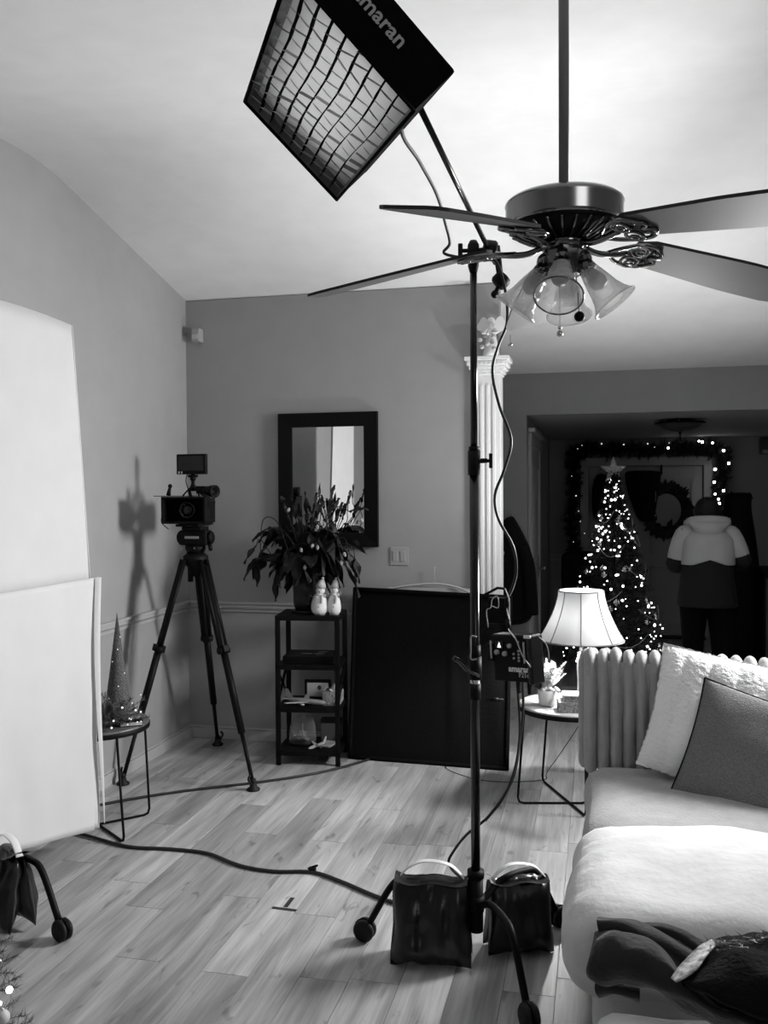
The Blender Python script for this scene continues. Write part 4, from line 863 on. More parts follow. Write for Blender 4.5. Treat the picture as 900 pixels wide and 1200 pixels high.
def airliner(label, loc, yaw, L_, m='plane', roll=0):
    t = thing('model_airplane', label, 'model airplane', loc, yaw); r = L_*.055
    obj('fuselage', MB().lathe([(0, -L_*.5), (r*.35, -L_*.47), (r*.8, -L_*.3), (r, -L_*.1), (r, L_*.3), (r*.85, L_*.42), (r*.4, L_*.49), (0, L_*.5)], (0, 0, r*1.6), 16, (1, 0, 0)), m, t, local=True)
    for sg in (-1, 1):
        w_ = obj('wing', MB().prism([(L_*.12, sg*r*.6, r*1.2), (-L_*.08, sg*r*.6, r*1.2), (-L_*.25, sg*L_*.45, r*1.9), (-L_*.19, sg*L_*.45, r*1.9)], (0, 0, .004)), m, t, local=True)
        obj('engine', MB().cyl((L_*.06, sg*L_*.16, r*.75), (-L_*.05, sg*L_*.16, r*.75), r*.42, r*.3), m, w_, local=True)
        obj('tailplane', MB().prism([(-L_*.38, sg*r*.4, r*1.9), (-L_*.46, sg*r*.4, r*1.9), (-L_*.5, sg*L_*.16, r*2.0), (-L_*.46, sg*L_*.16, r*2.0)], (0, 0, .003)), m, t, local=True)
    obj('tail_fin', MB().prism([(-L_*.30, -.002, r*2.3), (-L_*.46, -.002, r*2.3), (-L_*.5, -.002, r*5.6), (-L_*.43, -.002, r*5.6)], (0, .004, 0)), m, t, local=True)
    obj('nose', MB().ball((L_*.485, 0, r*1.6), r*.42, 8), 'white', t, local=True)
    obj('stand', MB().cyl((0, 0, 0), (0, 0, r*.8), .006).cyl((0, 0, 0), (0, 0, .003), .02), 'blackm', t, local=True)
    return t
airliner('white model airliner in profile at the front of the third tier', on(.17, .075, levels[1]+.001), math.radians(-12), .29)
airliner('small model airplane pointing forward on the bottom tier', on(.245, .08, levels[0]+.001), math.radians(-112), .17)
dm = thing('display_dome', 'clear domed cover over a small ship model on the bottom tier', 'display case', on(.13, .19, levels[0]))
dO = on(.13, .19, levels[0])
obj('cover', MB().lathe([(.085, .0), (.085, .05), (.078, .12), (.06, .16), (0, .18)], dO, 28), 'dome', dm); obj('plinth', MB().lathe([(.088, 0), (.088, .008), (.08, .012)], dO, 28), 'blackm', dm)
obj('ship_hull', MB().add([dO+V(-.05, 0, .03), dO+V(0, -.018, .035), dO+V(.05, 0, .035), dO+V(0, .018, .035), dO+V(-.03, 0, .012), dO+V(.035, 0, .012)], [(0, 1, 2, 3), (0, 1, 4), (1, 2, 5, 4), (2, 3, 5), (3, 0, 4, 5)]), 'snowg', dm)
obj('mast', MB().cyl(dO+V(0, 0, .03), dO+V(0, 0, .12), .002).prism([dO+V(-.025, 0, .04), dO+V(.025, 0, .04), dO+V(.018, 0, .075), dO+V(-.018, 0, .075)], (0, .002, 0)), 'snowm', dm)
cdp = thing('postcard', 'glossy card lying behind the small airplane on the bottom tier', 'card', on(.29, .17, levels[0]), SA-.3)
obj('card', MB().box((-.05, -.07, .0005), (.05, .07, .004), .0005, Matrix.Rotation(.0, 4, 'X')), 'photo', cdp, local=True)
cdb = thing('storage_box', 'plain dark grey box at the back of the bottom tier', 'box', on(.3, .285, levels[0]), SA)
obj('box_body', MB().box((-.065, -.035, 0), (.06, .03, .13), .003), 'snowd', cdb, local=True); obj('lid', MB().box((-.067, -.037, .11), (.062, .032, .135), .003), 'blackm', cdb, local=True)

# snowmen (flared white figures with a decorated upper body)
def snowman(label, c, r, h, seed, earm):
    t = thing('snowman_figurine', label, 'figurine', c); c = Vector(c)
    obj('body', MB().lathe([(r*.62, 0), (r*.95, h*.10), (r, h*.22), (r*.9, h*.38), (r*.66, h*.52), (r*.5, h*.58)], c, 24), 'snow', t)
    hd_ = obj('head', MB().ball(c+V(r*.1, -.004, h*.66), r*.55, 16, (1, 1, .95)), 'snow', t)
    for q in (-.2, .22): obj('eye', MB().ball(c+V(r*(.1+q), -r*.52, h*.69), .0035, 6), 'snowd', hd_)
    obj('nose', MB().tube([c+V(r*.1, -r*.5, h*.655), c+V(r*.3, -r*.95, h*.645)], [.004, .001], 6), 'snowd', hd_)
    obj('scarf', MB().tube([c+V(r*.1+r*.52*math.cos(a), r*.5*math.sin(a), h*.54+.006*math.sin(a*2)) for a in np.linspace(0, 2*PI, 21)], .0085, 8, False).tube(cr([c+V(r*.35, -r*.5, h*.54), c+V(r*.5, -r*.85, h*.45), c+V(r*.45, -r*1.0, h*.34)]), .007, 6), 'snowm', t)
    obj('cap', MB().lathe([(r*.6, 0), (r*.56, h*.08), (r*.3, h*.2), (.0, h*.26)], c+V(r*.1, 0, h*.74), 16, (.25*earm, 0, 1)).ball(c+V(r*.1+.25*earm*h*.26, 0, h*.99), r*.2, 8), 'snowm', t)
    for k in range(3): obj('button', MB().ball(c+V(r*(.15), -r*(.93-.1*k), h*(.24+.09*k)), .0045, 8), 'snowd', t)
    for sg in (-1, 1): obj('twig_arm', MB().tube(cr([c+V(sg*r*.6, -r*.2, h*.46), c+V(sg*r*1.05, -r*.4, h*.56), c+V(sg*r*1.1, -r*.3, h*.66)]), .003, 5).tube([c+V(sg*r*1.05, -r*.4, h*.56), c+V(sg*r*1.25, -r*.4, h*.6)], .002, 5), 'snowg', t)
    return t
sp1 = on(.268, .06, levels[3]); sp2 = on(.357, .062, levels[3])
snowman('bigger round snowman figurine on top of the black shelf', sp1, .054, .225, 1, 1); snowman('slimmer snowman figurine beside the bigger one on the shelf', sp2, .041, .225, 2, .6)

# big leafy plant in black pot on the shelf top
pO_ = on(.16, .19, levels[3]); plt = thing('potted_plant', 'large dark leafy houseplant in black pot on the shelf', 'potted plant', pO_)
obj('saucer', MB().lathe([(.088, 0), (.098, .014), (.09, .014), (.0, .008)], pO_, 28), 'pot', plt)
obj('pot', MB().lathe([(.07, .01), (.082, .06), (.086, .22), (.093, .235), (.093, .25), (.083, .25), (.08, .21), (0, .21)], pO_, 28), 'pot', plt)
rnd = random.Random(11); stems = MB(); nl = 0
def leaf(base, d, L_, w_, droop, par, twist):
    d = d.normalized(); sx = d.cross(V(0, 0, 1)); sx = sx.normalized() if sx.length > .05 else V(1, 0, 0)
    upn = sx.cross(d); sx = sx*math.cos(twist)+upn*math.sin(twist); upn = sx.cross(d)
    def f(u, v):
        wv = w_*math.sin(PI*min(1, v**.8))**.9*(1-.25*v); x_ = (u-.5)*2
        return base+d*L_*(v-.12*v*v)+V(0, 0, -droop*L_*v*v)+sx*(x_*wv)+upn*(abs(x_)*wv*.35+.01*math.sin(v*9+x_*2))
    o = obj('leaf', MB().grid(f, 4, 8), 'leaf', par); return o
top_ = pO_+V(0, 0, .24)
for k in range(120):
    a = rnd.uniform(0, 2*PI); el = rnd.uniform(.15, 1.35); reach = rnd.uniform(.06, .29)
    if k > 95: el = rnd.uniform(.0, .7); reach = rnd.uniform(.03, .16)
    if k % 6 == 0 and k < 96: el = rnd.uniform(1.0, 1.45); reach = rnd.uniform(.22, .36)
    hd2 = V(math.cos(a), math.sin(a)*.62, 0); p1 = top_+hd2*reach*math.cos(el)*1.15+V(0, 0, reach*math.sin(el)+.05)
    if p1.y > YB-.13: p1.y = YB-.13
    if p1.y < 5.1: p1.y = 5.1+rnd.uniform(0, .05)
    stems.tube(cr([top_+V(rnd.uniform(-.04, .04), rnd.uniform(-.03, .03), -.03), top_.lerp(p1, .55)+V(0, 0, .05), p1], 4), .0032, 5, False)
    dirn = hd2+V(0, 0, rnd.uniform(-1.4, .3)) if k % 6 else hd2*.35+V(0, 0, 1)
    L_ = rnd.uniform(.12, .20)
    e_ = p1+dirn.normalized()*L_
    if e_.y > YB-.02: dirn.y = -abs(dirn.y)*.2
    leaf(p1, dirn, L_, rnd.uniform(.040, .066) if k % 6 else .014, rnd.uniform(.2, .8) if k % 6 else .1, plt, rnd.uniform(-.9, .9))
for (pts, L_, w_, dd) in (([(335, 660), (322, 655), (305, 632), (300, 640)], .13, .018, (-.8, -.1, -.9)), ([(340, 650), (325, 612), (308, 610), (305, 655)], .16, .03, (-.12, -.1, -1)),
                          ([(345, 668), (330, 662), (326, 670)], .17, .032, (-.08, -.1, -1)), ([(345, 640), (330, 620), (318, 618)], .15, .02, (-.9, -.2, -.45)),
                          ([(395, 640), (412, 640), (416, 655)], .14, .024, (.25, -.1, -1)), ([(380, 640), (402, 630), (408, 645)], .19, .028, (.35, -.1, -1)),
                          ([(360, 640), (345, 640), (333, 652)], .2, .042, (-.25, -.1, -1)), ([(385, 600), (402, 596), (410, 600)], .14, .028, (.8, 0, .3)), ([(340, 610), (337, 600), (334, 596)], .12, .03, (-.3, 0, 1)),
                          ([(385, 620), (384, 600), (386, 590)], .17, .013, (.25, 0, 1)), ([(375, 610), (374, 590), (374, 585)], .15, .008, (.05, 0, 1)), ([(402, 620), (407, 600), (408, 590)], .12, .010, (.2, 0, 1))):
    P_ = [top_]+[at(x_, y_, Y=5.28) for x_, y_ in pts]; stems.tube(cr(P_, 5), .0028, 5, False); leaf(P_[-1], V(*dd), L_, w_, .2, plt, rnd.uniform(-.5, .5))
obj('stems', stems, 'leaf', plt)
for (x_, y_) in ((338, 598), (372, 618), (380, 614), (353, 645), (372, 642), (404, 650), (400, 660), (357, 665), (366, 640), (424, 610)):
    q = at(x_, y_, Y=5.2); obj('glitter_pick', MB().lathe([(0, -.016), (.009, -.008), (.011, .004), (.006, .014), (0, .018)], q, 8, (rnd.uniform(-.5, .5), 0, 1)), 'glitter', plt)

# ------------------------------------------------------------------ camera tripod
TC = V(-2.325, 4.965, 0)
tri_ = thing('camera_tripod', 'tall black tripod carrying the video camera', 'tripod', TC)
apx = TC+V(0, 0, 1.27)
feet = [V(-1.876, 4.722, 0), V(-2.447, 5.533, 0), V(-2.645, 4.66, 0)]
obj('bowl', MB().lathe([(.03, -.10), (.045, -.05), (.075, -.01), (.075, .02), (.05, .04)], apx, 20), 'blackm', tri_)
obj('bowl_clamp', MB().cyl(apx+V(-.02, -.03, -.13), apx+V(-.02, -.03, .0), .016, n=10), 'blackm', tri_)
for i, f_ in enumerate(feet):
    d = (f_-apx); d.normalize(); h0 = apx+V(f_.x-TC.x, f_.y-TC.y, 0).normalized()*.075+V(0, 0, .0); f_t = f_+V(0, 0, .03); d = (f_t-h0); L_ = d.length; d.normalize()
    sd_ = d.cross(V(0, 0, 1)).normalized()
    lg = MB()
    for sg in (-1, 1): lg.cyl(h0+sd_*sg*.022, h0+d*L_*.42+sd_*sg*.020, .0135, n=12)
    lg.cyl(h0+d*L_*.03, h0+d*L_*.72, .017, n=12)
    l_ = obj('leg', lg, 'black', tri_)
    obj('leg_clamp', MB().cyl(h0+d*L_*.415-sd_*.035, h0+d*L_*.415+sd_*.035, .02, n=12).box((-.034, -.02, -.02), (.034, .02, .02), .004, Matrix.Translation(h0+d*L_*.41) @ d.to_track_quat('Z', 'X').to_matrix().to_4x4()), 'blackm', l_)
    obj('lower_tube', MB().cyl(h0+d*L_*.40, h0+d*L_*.78, .021, n=12).cyl(h0+d*L_*.78, h0+d*L_*.985, .0115, n=12), 'black', l_)
    obj('foot', MB().lathe([(.036, 0), (.038, .008), (.022, .02), (.014, .05)], f_, 16).tube(cr([f_+V(0, 0, .04)+sd_*.02, f_+V(0, 0, .07)+sd_*.034, f_+V(0, 0, .09)+sd_*.022]), .007, 6).ball(f_+V(0, 0, .05), .02, 8), 'rubber', l_)
hd0 = TC+V(0, 0, 1.31)
fh = obj('fluid_head', MB().lathe([(.05, 0), (.06, .02), (.06, .045)], hd0, 20).box((-.088, -.05, .045), (.088, .05, .135), .015, Matrix.Translation(hd0)).box((-.06, -.06, .135), (.06, .06, .155), .004, Matrix.Translation(hd0)), 'blackm', tri_)
obj('drag_dial', MB().lathe([(.036, 0), (.036, .022), (.03, .026)], hd0+V(.085, 0, .09), 20, (1, 0, 0)).lathe([(.036, 0), (.036, .018), (.03, .022)], hd0+V(-.085, 0, .09), 20, (-1, 0, 0)), 'blackm', fh)
obj('nameplate', MB().box((-.045, -.0535, .085), (.045, -.049, .1), .002, Matrix.Translation(hd0)), 'label', fh)
obj('head_screw', MB().ball(hd0+V(-.06, -.055, .03), .006, 8).ball(hd0+V(.02, -.06, .03), .006, 8), 'steel', fh)
obj('pan_lever', MB().cyl(hd0+V(.09, .0, .06), hd0+V(.11, -.03, .02), .012), 'blackm', fh)
vc = thing('video_camera', 'black video camera with square hood, monitor and side eyepiece', 'video camera', TC+V(0, 0, 1.47))
c0 = TC+V(-.012, 0, 1.565)
def C_(name, a, b_, m='blackm', bev=.003, par=None, mt=None): return obj(name, MB().box(a, b_, bev, Matrix.Translation(c0) @ (mt or Matrix())), m, par or vc)
RM = Matrix.Rotation(.13, 4, 'Z')
C_('mounting_plate', (-.06, -.1, -.098), (.06, .14, -.082), 'blackm', mt=RM); C_('camera_body', (-.07, .02, -.08), (.075, .2, .07), 'blackm', mt=RM)
mb_ = MB()
for a, b_ in (((-.13, -.19, -.078), (-.118, -.09, .078)), ((.118, -.19, -.078), (.13, -.09, .078)), ((-.13, -.19, .066), (.13, -.09, .078)), ((-.13, -.19, -.078), (.13, -.09, -.066))): mb_.box(a, b_, .003, Matrix.Translation(c0) @ RM)
mtb = obj('matte_box', mb_, 'blackm', vc); obj('matte_back', MB().box((-.12, -.098, -.07), (.12, -.09, .07), 0, Matrix.Translation(c0) @ RM), 'fabric_black', mtb)
C_('top_flag', (-.17, -.2, .08), (.1, -.1, .084), 'blackm', .001, mt=RM)
la = RM @ V(0, -1, 0)
le = obj('lens', MB().lathe([(.045, -.12), (.045, 0), (.05, .005), (.05, .02), (.042, .022), (.036, .006), (0, .004)], c0+la*.10, 28, la), 'blackg', vc)
obj('lens_glass', MB().ball(c0+la*.112, .034, 16, (1, .3, 1)), 'blackg', le)
for k, (x_, z_) in enumerate(((-.012, .03), (.0, .02), (.012, -.005), (-.02, -.025), (.02, -.022))): obj('lens_glint', MB().ball(c0+la*.128+V(x_, 0, z_), .0022, 6), 'steel', le)
obj('rod', MB().cyl(c0+V(-.03, -.16, -.088), c0+V(-.03, .2, -.088), .0075).cyl(c0+V(.03, -.16, -.088), c0+V(.03, .2, -.088), .0075), 'blackm', vc)
obj('top_handle', MB().tube(cr([c0+V(-.05, .08, .07), c0+V(-.05, .06, .115), c0+V(0, .03, .125), c0+V(.03, -.02, .12), c0+V(.05, .1, .07)]), .010, 8).tube([c0+V(-.055, -.03, .08), c0+V(-.02, 0, .13)], .005, 6).tube([c0+V(.055, -.03, .08), c0+V(.01, 0, .14)], .005, 6), 'blackm', vc)
obj('monitor_arm', MB().cyl(c0+V(0, .0, .11), c0+V(0, 0, .215), .011).ball(c0+V(0, 0, .135), .019, 10).ball(c0+V(0, 0, .185), .019, 10).cyl(c0+V(-.03, 0, .2), c0+V(.03, 0, .2), .008).tube(cr([c0+V(-.035, 0, .22), c0+V(-.04, -.01, .17), c0+V(-.03, 0, .12)]), .003, 5), 'blackm', vc)
mo = C_('monitor', (-.098, -.02, .21), (.092, .012, .33), 'blackm', .005, mt=Matrix.Rotation(-.05, 4, 'Z')); C_('monitor_screen', (-.085, -.0215, .232), (.08, -.0195, .318), 'blackg', .001, mo, Matrix.Rotation(-.05, 4, 'Z'))
for k in (0, 1): C_('monitor_label', (-.085+.018*k, -.0225, .214), (-.076+.018*k, -.0205, .228), 'lgrey', .001, mo, Matrix.Rotation(-.05, 4, 'Z'))
ep = V(1, -.45, -.08).normalized(); e0 = c0+V(.07, -.02, .115)
obj('eyepiece', MB().lathe([(.018, -.03), (.022, .02), (.03, .06), (.036, .085), (.038, .11), (.03, .112), (.02, .09), (0, .08)], e0, 20, ep).box((-.03, -.03, -.02), (.02, .03, .025), .006, Matrix.Translation(e0)), 'blackm', vc)
obj('side_knob', MB().cyl(c0+V(-.11, -.1, .085), c0+V(-.10, -.1, .13), .014, .008, 10).ball(c0+V(-.098, -.1, .14), .013, 10), 'blackm', vc)
obj('side_cable', MB().tube(cr([c0+V(-.12, -.05, -.01), c0+V(-.165, -.06, -.03), c0+V(-.175, -.06, -.075), c0+V(-.14, -.04, -.115)]), .003, 6), 'cable', vc)
obj('side_flag', MB().prism([c0+V(.132, -.12, -.05), c0+V(.15, -.12, .05), c0+V(.15, -.02, .05), c0+V(.132, -.02, -.05)], (.002, 0, 0)), 'blackm', vc)

# ------------------------------------------------------------------ foreground christmas tree at the left edge
f0 = at(-58, 1200, D=2.62); f0.z = 0
ft = thing('small_christmas_tree', 'small lit christmas tree just peeking in at the lower left corner', 'christmas tree', (f0.x, f0.y, 0))
b = MB(); rnd = random.Random(2)
for k in range(90):
    z_ = .03+.55*(k/90)**1.1; R0 = .27*(1-z_/.8); a = k*2.4; d = V(math.cos(a), math.sin(a), rnd.uniform(-.15, .25)); needles(b, V(f0.x, f0.y, z_), d, R0*rnd.uniform(.85, 1.1), 150, .028, rnd, .0016)
obj('foliage', b, 'needle_l', ft)['kind'] = 'stuff'; obj('trunk', MB().cyl((f0.x, f0.y, 0), (f0.x, f0.y, .8), .012, .004), 'blackm', ft)
for (x_, y_, r) in ((11, 1160, .010), (0, 1176, .006), (-10, 1120, .006)): obj('fairy_light', MB().ball(at(x_, y_, D=2.55), r, 8), 'fairy', ft)
obj('white_ornament', MB().ball(at(3, 1192, D=2.5), .02, 14).cyl(at(3, 1186, D=2.5), at(3, 1182, D=2.5), .004), 'white', ft); obj('white_ornament', MB().ball(at(-3, 1128, D=2.5), .015, 14), 'steel', ft)

# ------------------------------------------------------------------ hall: tree, person, garland, wreath, coats, light
TR = at(719, 700, Y=7.95); TR.z = 0
tr = thing('christmas_tree', 'lit christmas tree with star topper in the dark hall', 'christmas tree', TR)
b = MB(); rnd = random.Random(21); TZ0, TZ1, TRr = .25, 1.82, .43
for k in range(620):
    t = (k/620); z_ = TZ0+(TZ1-TZ0)*t**.95; R0 = .04+TRr*(1-(z_-TZ0)/(TZ1-TZ0)); a = k*2.39996+rnd.uniform(-.2, .2)
    needles(b, V(TR.x, TR.y, z_)+V(math.cos(a), math.sin(a), 0)*R0*.25, V(math.cos(a), math.sin(a), rnd.uniform(-.25, .2)), R0*.75*rnd.uniform(.8, 1.12), 60, .045, rnd, .0028)
obj('foliage', b, 'needle', tr)['kind'] = 'stuff'
obj('trunk', MB().cyl(TR, TR+V(0, 0, 1.75), .03, .008), 'blackm', tr); obj('stand', MB().lathe([(.2, 0), (.19, .03), (.05, .12), (.04, .2)], TR, 20), 'blackm', tr)
lm = MB().ball((0, 0, 0), 1, 8).mesh('fairy_light'); lm.materials.append(M['fairy'])
for k in range(210):
    z_ = TZ0+(TZ1-.05-TZ0)*rnd.random()**1.15; R0 = (.03+TRr*(1-(z_-TZ0)/(TZ1-TZ0)))*rnd.uniform(.8, 1.04); a = rnd.uniform(-PI, .0) + rnd.uniform(-.3, .3)
    o = bpy.data.objects.new('fairy_light', lm); COL.objects.link(o); o.parent = tr; o.location = (R0*math.cos(a), R0*math.sin(a), z_); s_ = rnd.choice((.004, .005, .006, .008, .010)); o.scale = (s_, s_, s_)
om = MB().ball((0, 0, 0), .024, 12).cyl((0, 0, .022), (0, 0, .03), .005, n=8).mesh('bauble'); om.materials.append(M['chrome'])
for k in range(26):
    z_ = TZ0+(1.45-TZ0)*rnd.random(); R0 = (.03+TRr*(1-(z_-TZ0)/(TZ1-TZ0)))*.98; a = rnd.uniform(-PI, 0)
    o = bpy.data.objects.new('bauble', om); COL.objects.link(o); o.parent = tr; o.location = (R0*math.cos(a), R0*math.sin(a), z_)
for z_, a0 in ((1.5, -2.6), (1.42, -1.35), (1.22, -2.2), (1.05, -1.2), (.85, -2.4), (.7, -1.0), (1.3, -.8), (.5, -1.9)):
    pts = []
    for i in range(9):
        a = a0+i*.13; sg = -.10*math.sin(PI*i/8); zz = z_+sg; R0 = .05+TRr*(1-(zz-TZ0)/(TZ1-TZ0))*1.0; pts.append(TR+V(R0*math.cos(a), R0*math.sin(a), zz))
    obj('bead_string', MB().tube(pts, .0035, 5), 'bead', tr)
sc0 = TR+V(0, -.02, 1.84); pts = []
for k in range(10):
    r = .118 if k % 2 == 0 else .05; a = PI/2+k*PI/5; pts.append(sc0+V(r*math.cos(a)*.97, r*math.cos(a)*.23, r*math.sin(a)))
fr = sc0+V(.006, -.025, 0); bk2 = sc0+V(-.006, .025, 0)
obj('star_topper', MB().add(pts+[fr, bk2], [(k, (k+1) % 10, 10) for k in range(10)]+[((k+1) % 10, k, 11) for k in range(10)]), 'star', tr)
# garland around the front door
ga = thing('door_garland', 'fir garland with lights hung around the hall door frame', 'garland', at(760, 530, Y=YF-.15))
path = [at(674, 660, Y=YF-.14), at(670, 620, Y=YF-.14), at(674, 570, Y=YF-.14), at(672, 536, Y=YF-.14), at(684, 528, Y=YF-.14), at(730, 527, Y=YF-.14), at(780, 527, Y=YF-.14), at(805, 526, Y=YF-.14), at(832, 526, Y=YF-.14), at(848, 534, Y=YF-.14), at(845, 556, Y=YF-.14), at(843, 585, Y=YF-.14), at(842, 620, Y=YF-.14)]
cp_ = cr(path, 16); b = MB(); rnd = random.Random(4)
for p in cp_:
    for q in range(5): needles(b, p+V(rnd.uniform(-.03, .03), rnd.uniform(-.03, .03), rnd.uniform(-.03, .03)), V(rnd.gauss(0, 1), rnd.uniform(-1, -.1), rnd.gauss(0, 1)), rnd.uniform(.05, .1), 26, .055, rnd, .005)
obj('fir_sprays', b, 'needle', ga)['kind'] = 'stuff'; obj('rope', MB().tube(cp_, .012, 6), 'blackm', ga)
for (x_, y_, r) in ((677, 526, 1), (682, 522, 1), (705, 520, 1.6), (731, 521, 1.6), (759, 520, 1.6), (767, 524, 1), (670, 558, 1), (675, 581, 1.6), (678, 599, 1), (685, 625, 1), (680, 611, 1), (672, 635, 1), (783, 525, 2.6), (819, 517, 2), (823, 518, 3), (835, 519, 2.5), (848, 528, 3), (854, 543, 3), (838, 550, 3.2), (837, 565, 3), (848, 575, 3), (838, 579, 2.5), (842, 585, 2.6), (843, 590, 3), (840, 596, 2.4), (841, 603, 2.4), (797, 515, 1), (784, 519, 1)):
    obj('fairy_light', MB().ball(at(x_, y_, Y=YF-.27), .0052*r, 8), 'fairy' if r > 1.8 else 'fairyd', ga)
wr_ = thing('wreath', 'dark leafy wreath hanging on the hall front door', 'wreath', at(781, 598, Y=YF-.12)); b = MB()
wc = at(781, 598, Y=YF-.12)
for k in range(270):
    a = rnd.uniform(0, 2*PI); p = wc+V(.19*math.cos(a), rnd.uniform(-.04, .02), .22*math.sin(a)); d = V(math.cos(a)+rnd.gauss(0, .7), rnd.uniform(-.6, -.1), math.sin(a)+rnd.gauss(0, .7)).normalized(); s_ = d.cross(V(0, 1, 0)).normalized()*.03
    e_ = rnd.uniform(.07, .15); b.add([p-s_*.2, p+d*e_*.5-s_, p+d*e_, p+d*e_*.5+s_], [(0, 1, 2, 3)])
obj('leaves', b, 'needle', wr_)['kind'] = 'stuff'; obj('ring', MB().tube([wc+V(.19*math.cos(a), 0, .22*math.sin(a)) for a in np.linspace(0, 2*PI, 25)], .03, 8, False), 'needle', wr_)
# semi flush hall ceiling light
cl = at(797, 500, Z=ZH-.06); hl = thing('ceiling_light', 'unlit bowl ceiling light hanging in the hall', 'ceiling light', V(cl.x, cl.y, ZH))
Ol = V(cl.x, cl.y, ZH)
obj('bowl', MB().lathe([(.0, -.105), (.08, -.095), (.15, -.07), (.2, -.035), (.205, -.03)], Ol, 32, close=False), 'snowd', hl); obj('rim', MB().lathe([(.2, -.038), (.212, -.034), (.21, -.022), (.198, -.024)], Ol, 32), 'blackm', hl)
obj('ceiling_plate', MB().lathe([(.1, -.02), (.11, -.004), (.11, 0)], Ol, 24), 'blackm', hl); obj('stem', MB().cyl(Ol+V(0, 0, -.19), Ol, .006).ball(Ol+V(0, 0, -.115), .014, 8), 'blackm', hl)
for q in (-.9, -1.7, -2.3): obj('finial', MB().ball(Ol+V(.2*math.cos(q), .2*math.sin(q), -.02), .007, 6), 'lgrey', hl)
# coats on the front door
def garment(name, label, cat, rows_, m, par=None, th=.05, hook=None):
    t = thing(name, label, cat, rows_[0][0]); cvs = rows_
    L = [cr(r[0:1]+r[1:], 4) if len(r) > 2 else r for r in cvs]
    n = 14; mb = MB()
    def ring(l, r_, dy):
        c = (l+r_)/2; hw = (r_-l)/2; return [c+hw*math.cos(a)+V(0, -dy*math.sin(a), 0) for a in np.linspace(0, 2*PI, n, endpoint=False)]
    vs = []; 
    for i, (l, r_) in enumerate([(r[0], r[-1]) for r in cvs]): vs += ring(l, r_, th*(.5 if i in (0,) else 1))
    fs = []
    for i in range(len(cvs)-1):
        for k in range(n): fs.append((i*n+k, i*n+(k+1) % n, (i+1)*n+(k+1) % n, (i+1)*n+k))
    fs.append(tuple(range(n))); fs.append(tuple((len(cvs)-1)*n+k for k in range(n)))
    o = obj('cloth', mb.add(vs, fs, True), m, t); mod(o, 'SUBSURF', levels=2, render_levels=2); return t
def rw(y, x0, x1, Y): return [at(x0, y, Y=Y), at(x1, y, Y=Y)]
Yd = YF-.22
g1 = garment('hanging_coat', 'wide black garment hanging on the door above the wreath', 'coat', [rw(551, 732, 776, Yd), rw(556, 731, 776, Yd), rw(575, 734, 773, Yd), rw(590, 740, 770, Yd), rw(606, 745, 768, Yd), rw(612, 752, 762, Yd)], 'coat', th=.08)
obj('door_hook', MB().cyl(at(775, 545, Y=Yd), at(775, 556, Y=Yd), .012).tube([at(775, 546, Y=Yd), at(775, 546, Y=YF-.06)], .01, 6), 'blackm', g1)
obj('zip_glint', MB().box(at(768, 588, Y=Yd-.09), at(768.8, 576, Y=Yd-.085)), 'lgrey', g1)
g2 = garment('hanging_coat', 'slim black jacket hanging on the door left of the star', 'coat', [rw(555, 700, 710, Yd), rw(560, 697, 713, Yd), rw(568, 694, 714, Yd), rw(580, 693, 716, Yd), rw(595, 693, 718, Yd), rw(612, 695, 722, Yd)], 'coat', th=.07)
obj('door_hook', MB().tube([at(704, 549, Y=Yd), at(704, 556, Y=Yd)], .008, 6), 'steel', g2)
# hooded coat behind the column
hc = garment('hooded_coat', 'black hooded coat hanging just right of the white column', 'coat', [rw(605, 596, 602, 7.18), rw(609, 590, 604, 7.18), rw(618, 584, 610, 7.18), rw(632, 583, 617, 7.18), rw(645, 582, 624, 7.18), rw(655, 582, 622, 7.18), rw(675, 582, 625, 7.18), rw(700, 582, 629, 7.18), rw(705, 583, 627, 7.18), rw(718, 583, 627, 7.18), rw(733, 583, 619, 7.18)], 'coat', th=.09)
obj('eyelet', MB().lathe([(.016, 0), (.022, .004), (.022, .008), (.014, .008)], at(588, 648, Y=7.06), 16, (0, -1, 0)), 'label', hc)
obj('sleeve', MB().tube(cr([at(612, 640, Y=7.12), at(619, 665, Y=7.10), at(622, 700, Y=7.09), at(623, 720, Y=7.10)]), [.05, .055]+[.055]*20, 10), 'coat', hc)
obj('wall_hook', MB().tube([at(600, 606, Y=7.22), at(600, 603, Y=7.22), at(600, 603, Y=YH)], .008, 6), 'steel', hc)
# pile of coats right of the person
hc2 = garment('piled_coats', 'tall heap of black coats on a hall stand behind the person', 'coats', [rw(577, 852, 881, 8.9), rw(580, 850, 882, 8.9), rw(592, 848, 880, 8.9), rw(610, 846, 883, 8.9), rw(640, 848, 888, 8.9), rw(680, 850, 892, 8.9), rw(720, 852, 896, 8.9), rw(790, 852, 898, 8.9)], 'coat', th=.16)
obj('hood_point', MB().lathe([(.03, -.03), (.02, .01), (0, .035)], at(857, 580, Y=8.9), 10).lathe([(.035, -.03), (.02, .01), (0, .035)], at(878, 581, Y=8.9), 10), 'coat', hc2)
hs = thing('hall_cabinet', 'dark hall cabinet at the right edge of the photo', 'cabinet', V(1.72, 8.55, 0))
obj('body', MB().box((1.40, 8.4, .03), (2.1, 8.8, .95), .006), 'blackm', hs)
for k in range(2): dr = obj('door', MB().box((1.42+.345*k, 8.385, .07), (1.745+.345*k, 8.4, .9), .004), 'snowd', hs); obj('knob', MB().ball((1.71+.07*k, 8.375, .55), .014, 8), 'steel', dr)
obj('top', MB().box((1.38, 8.37, .95), (2.12, 8.82, .98), .004), 'blackm', hs)
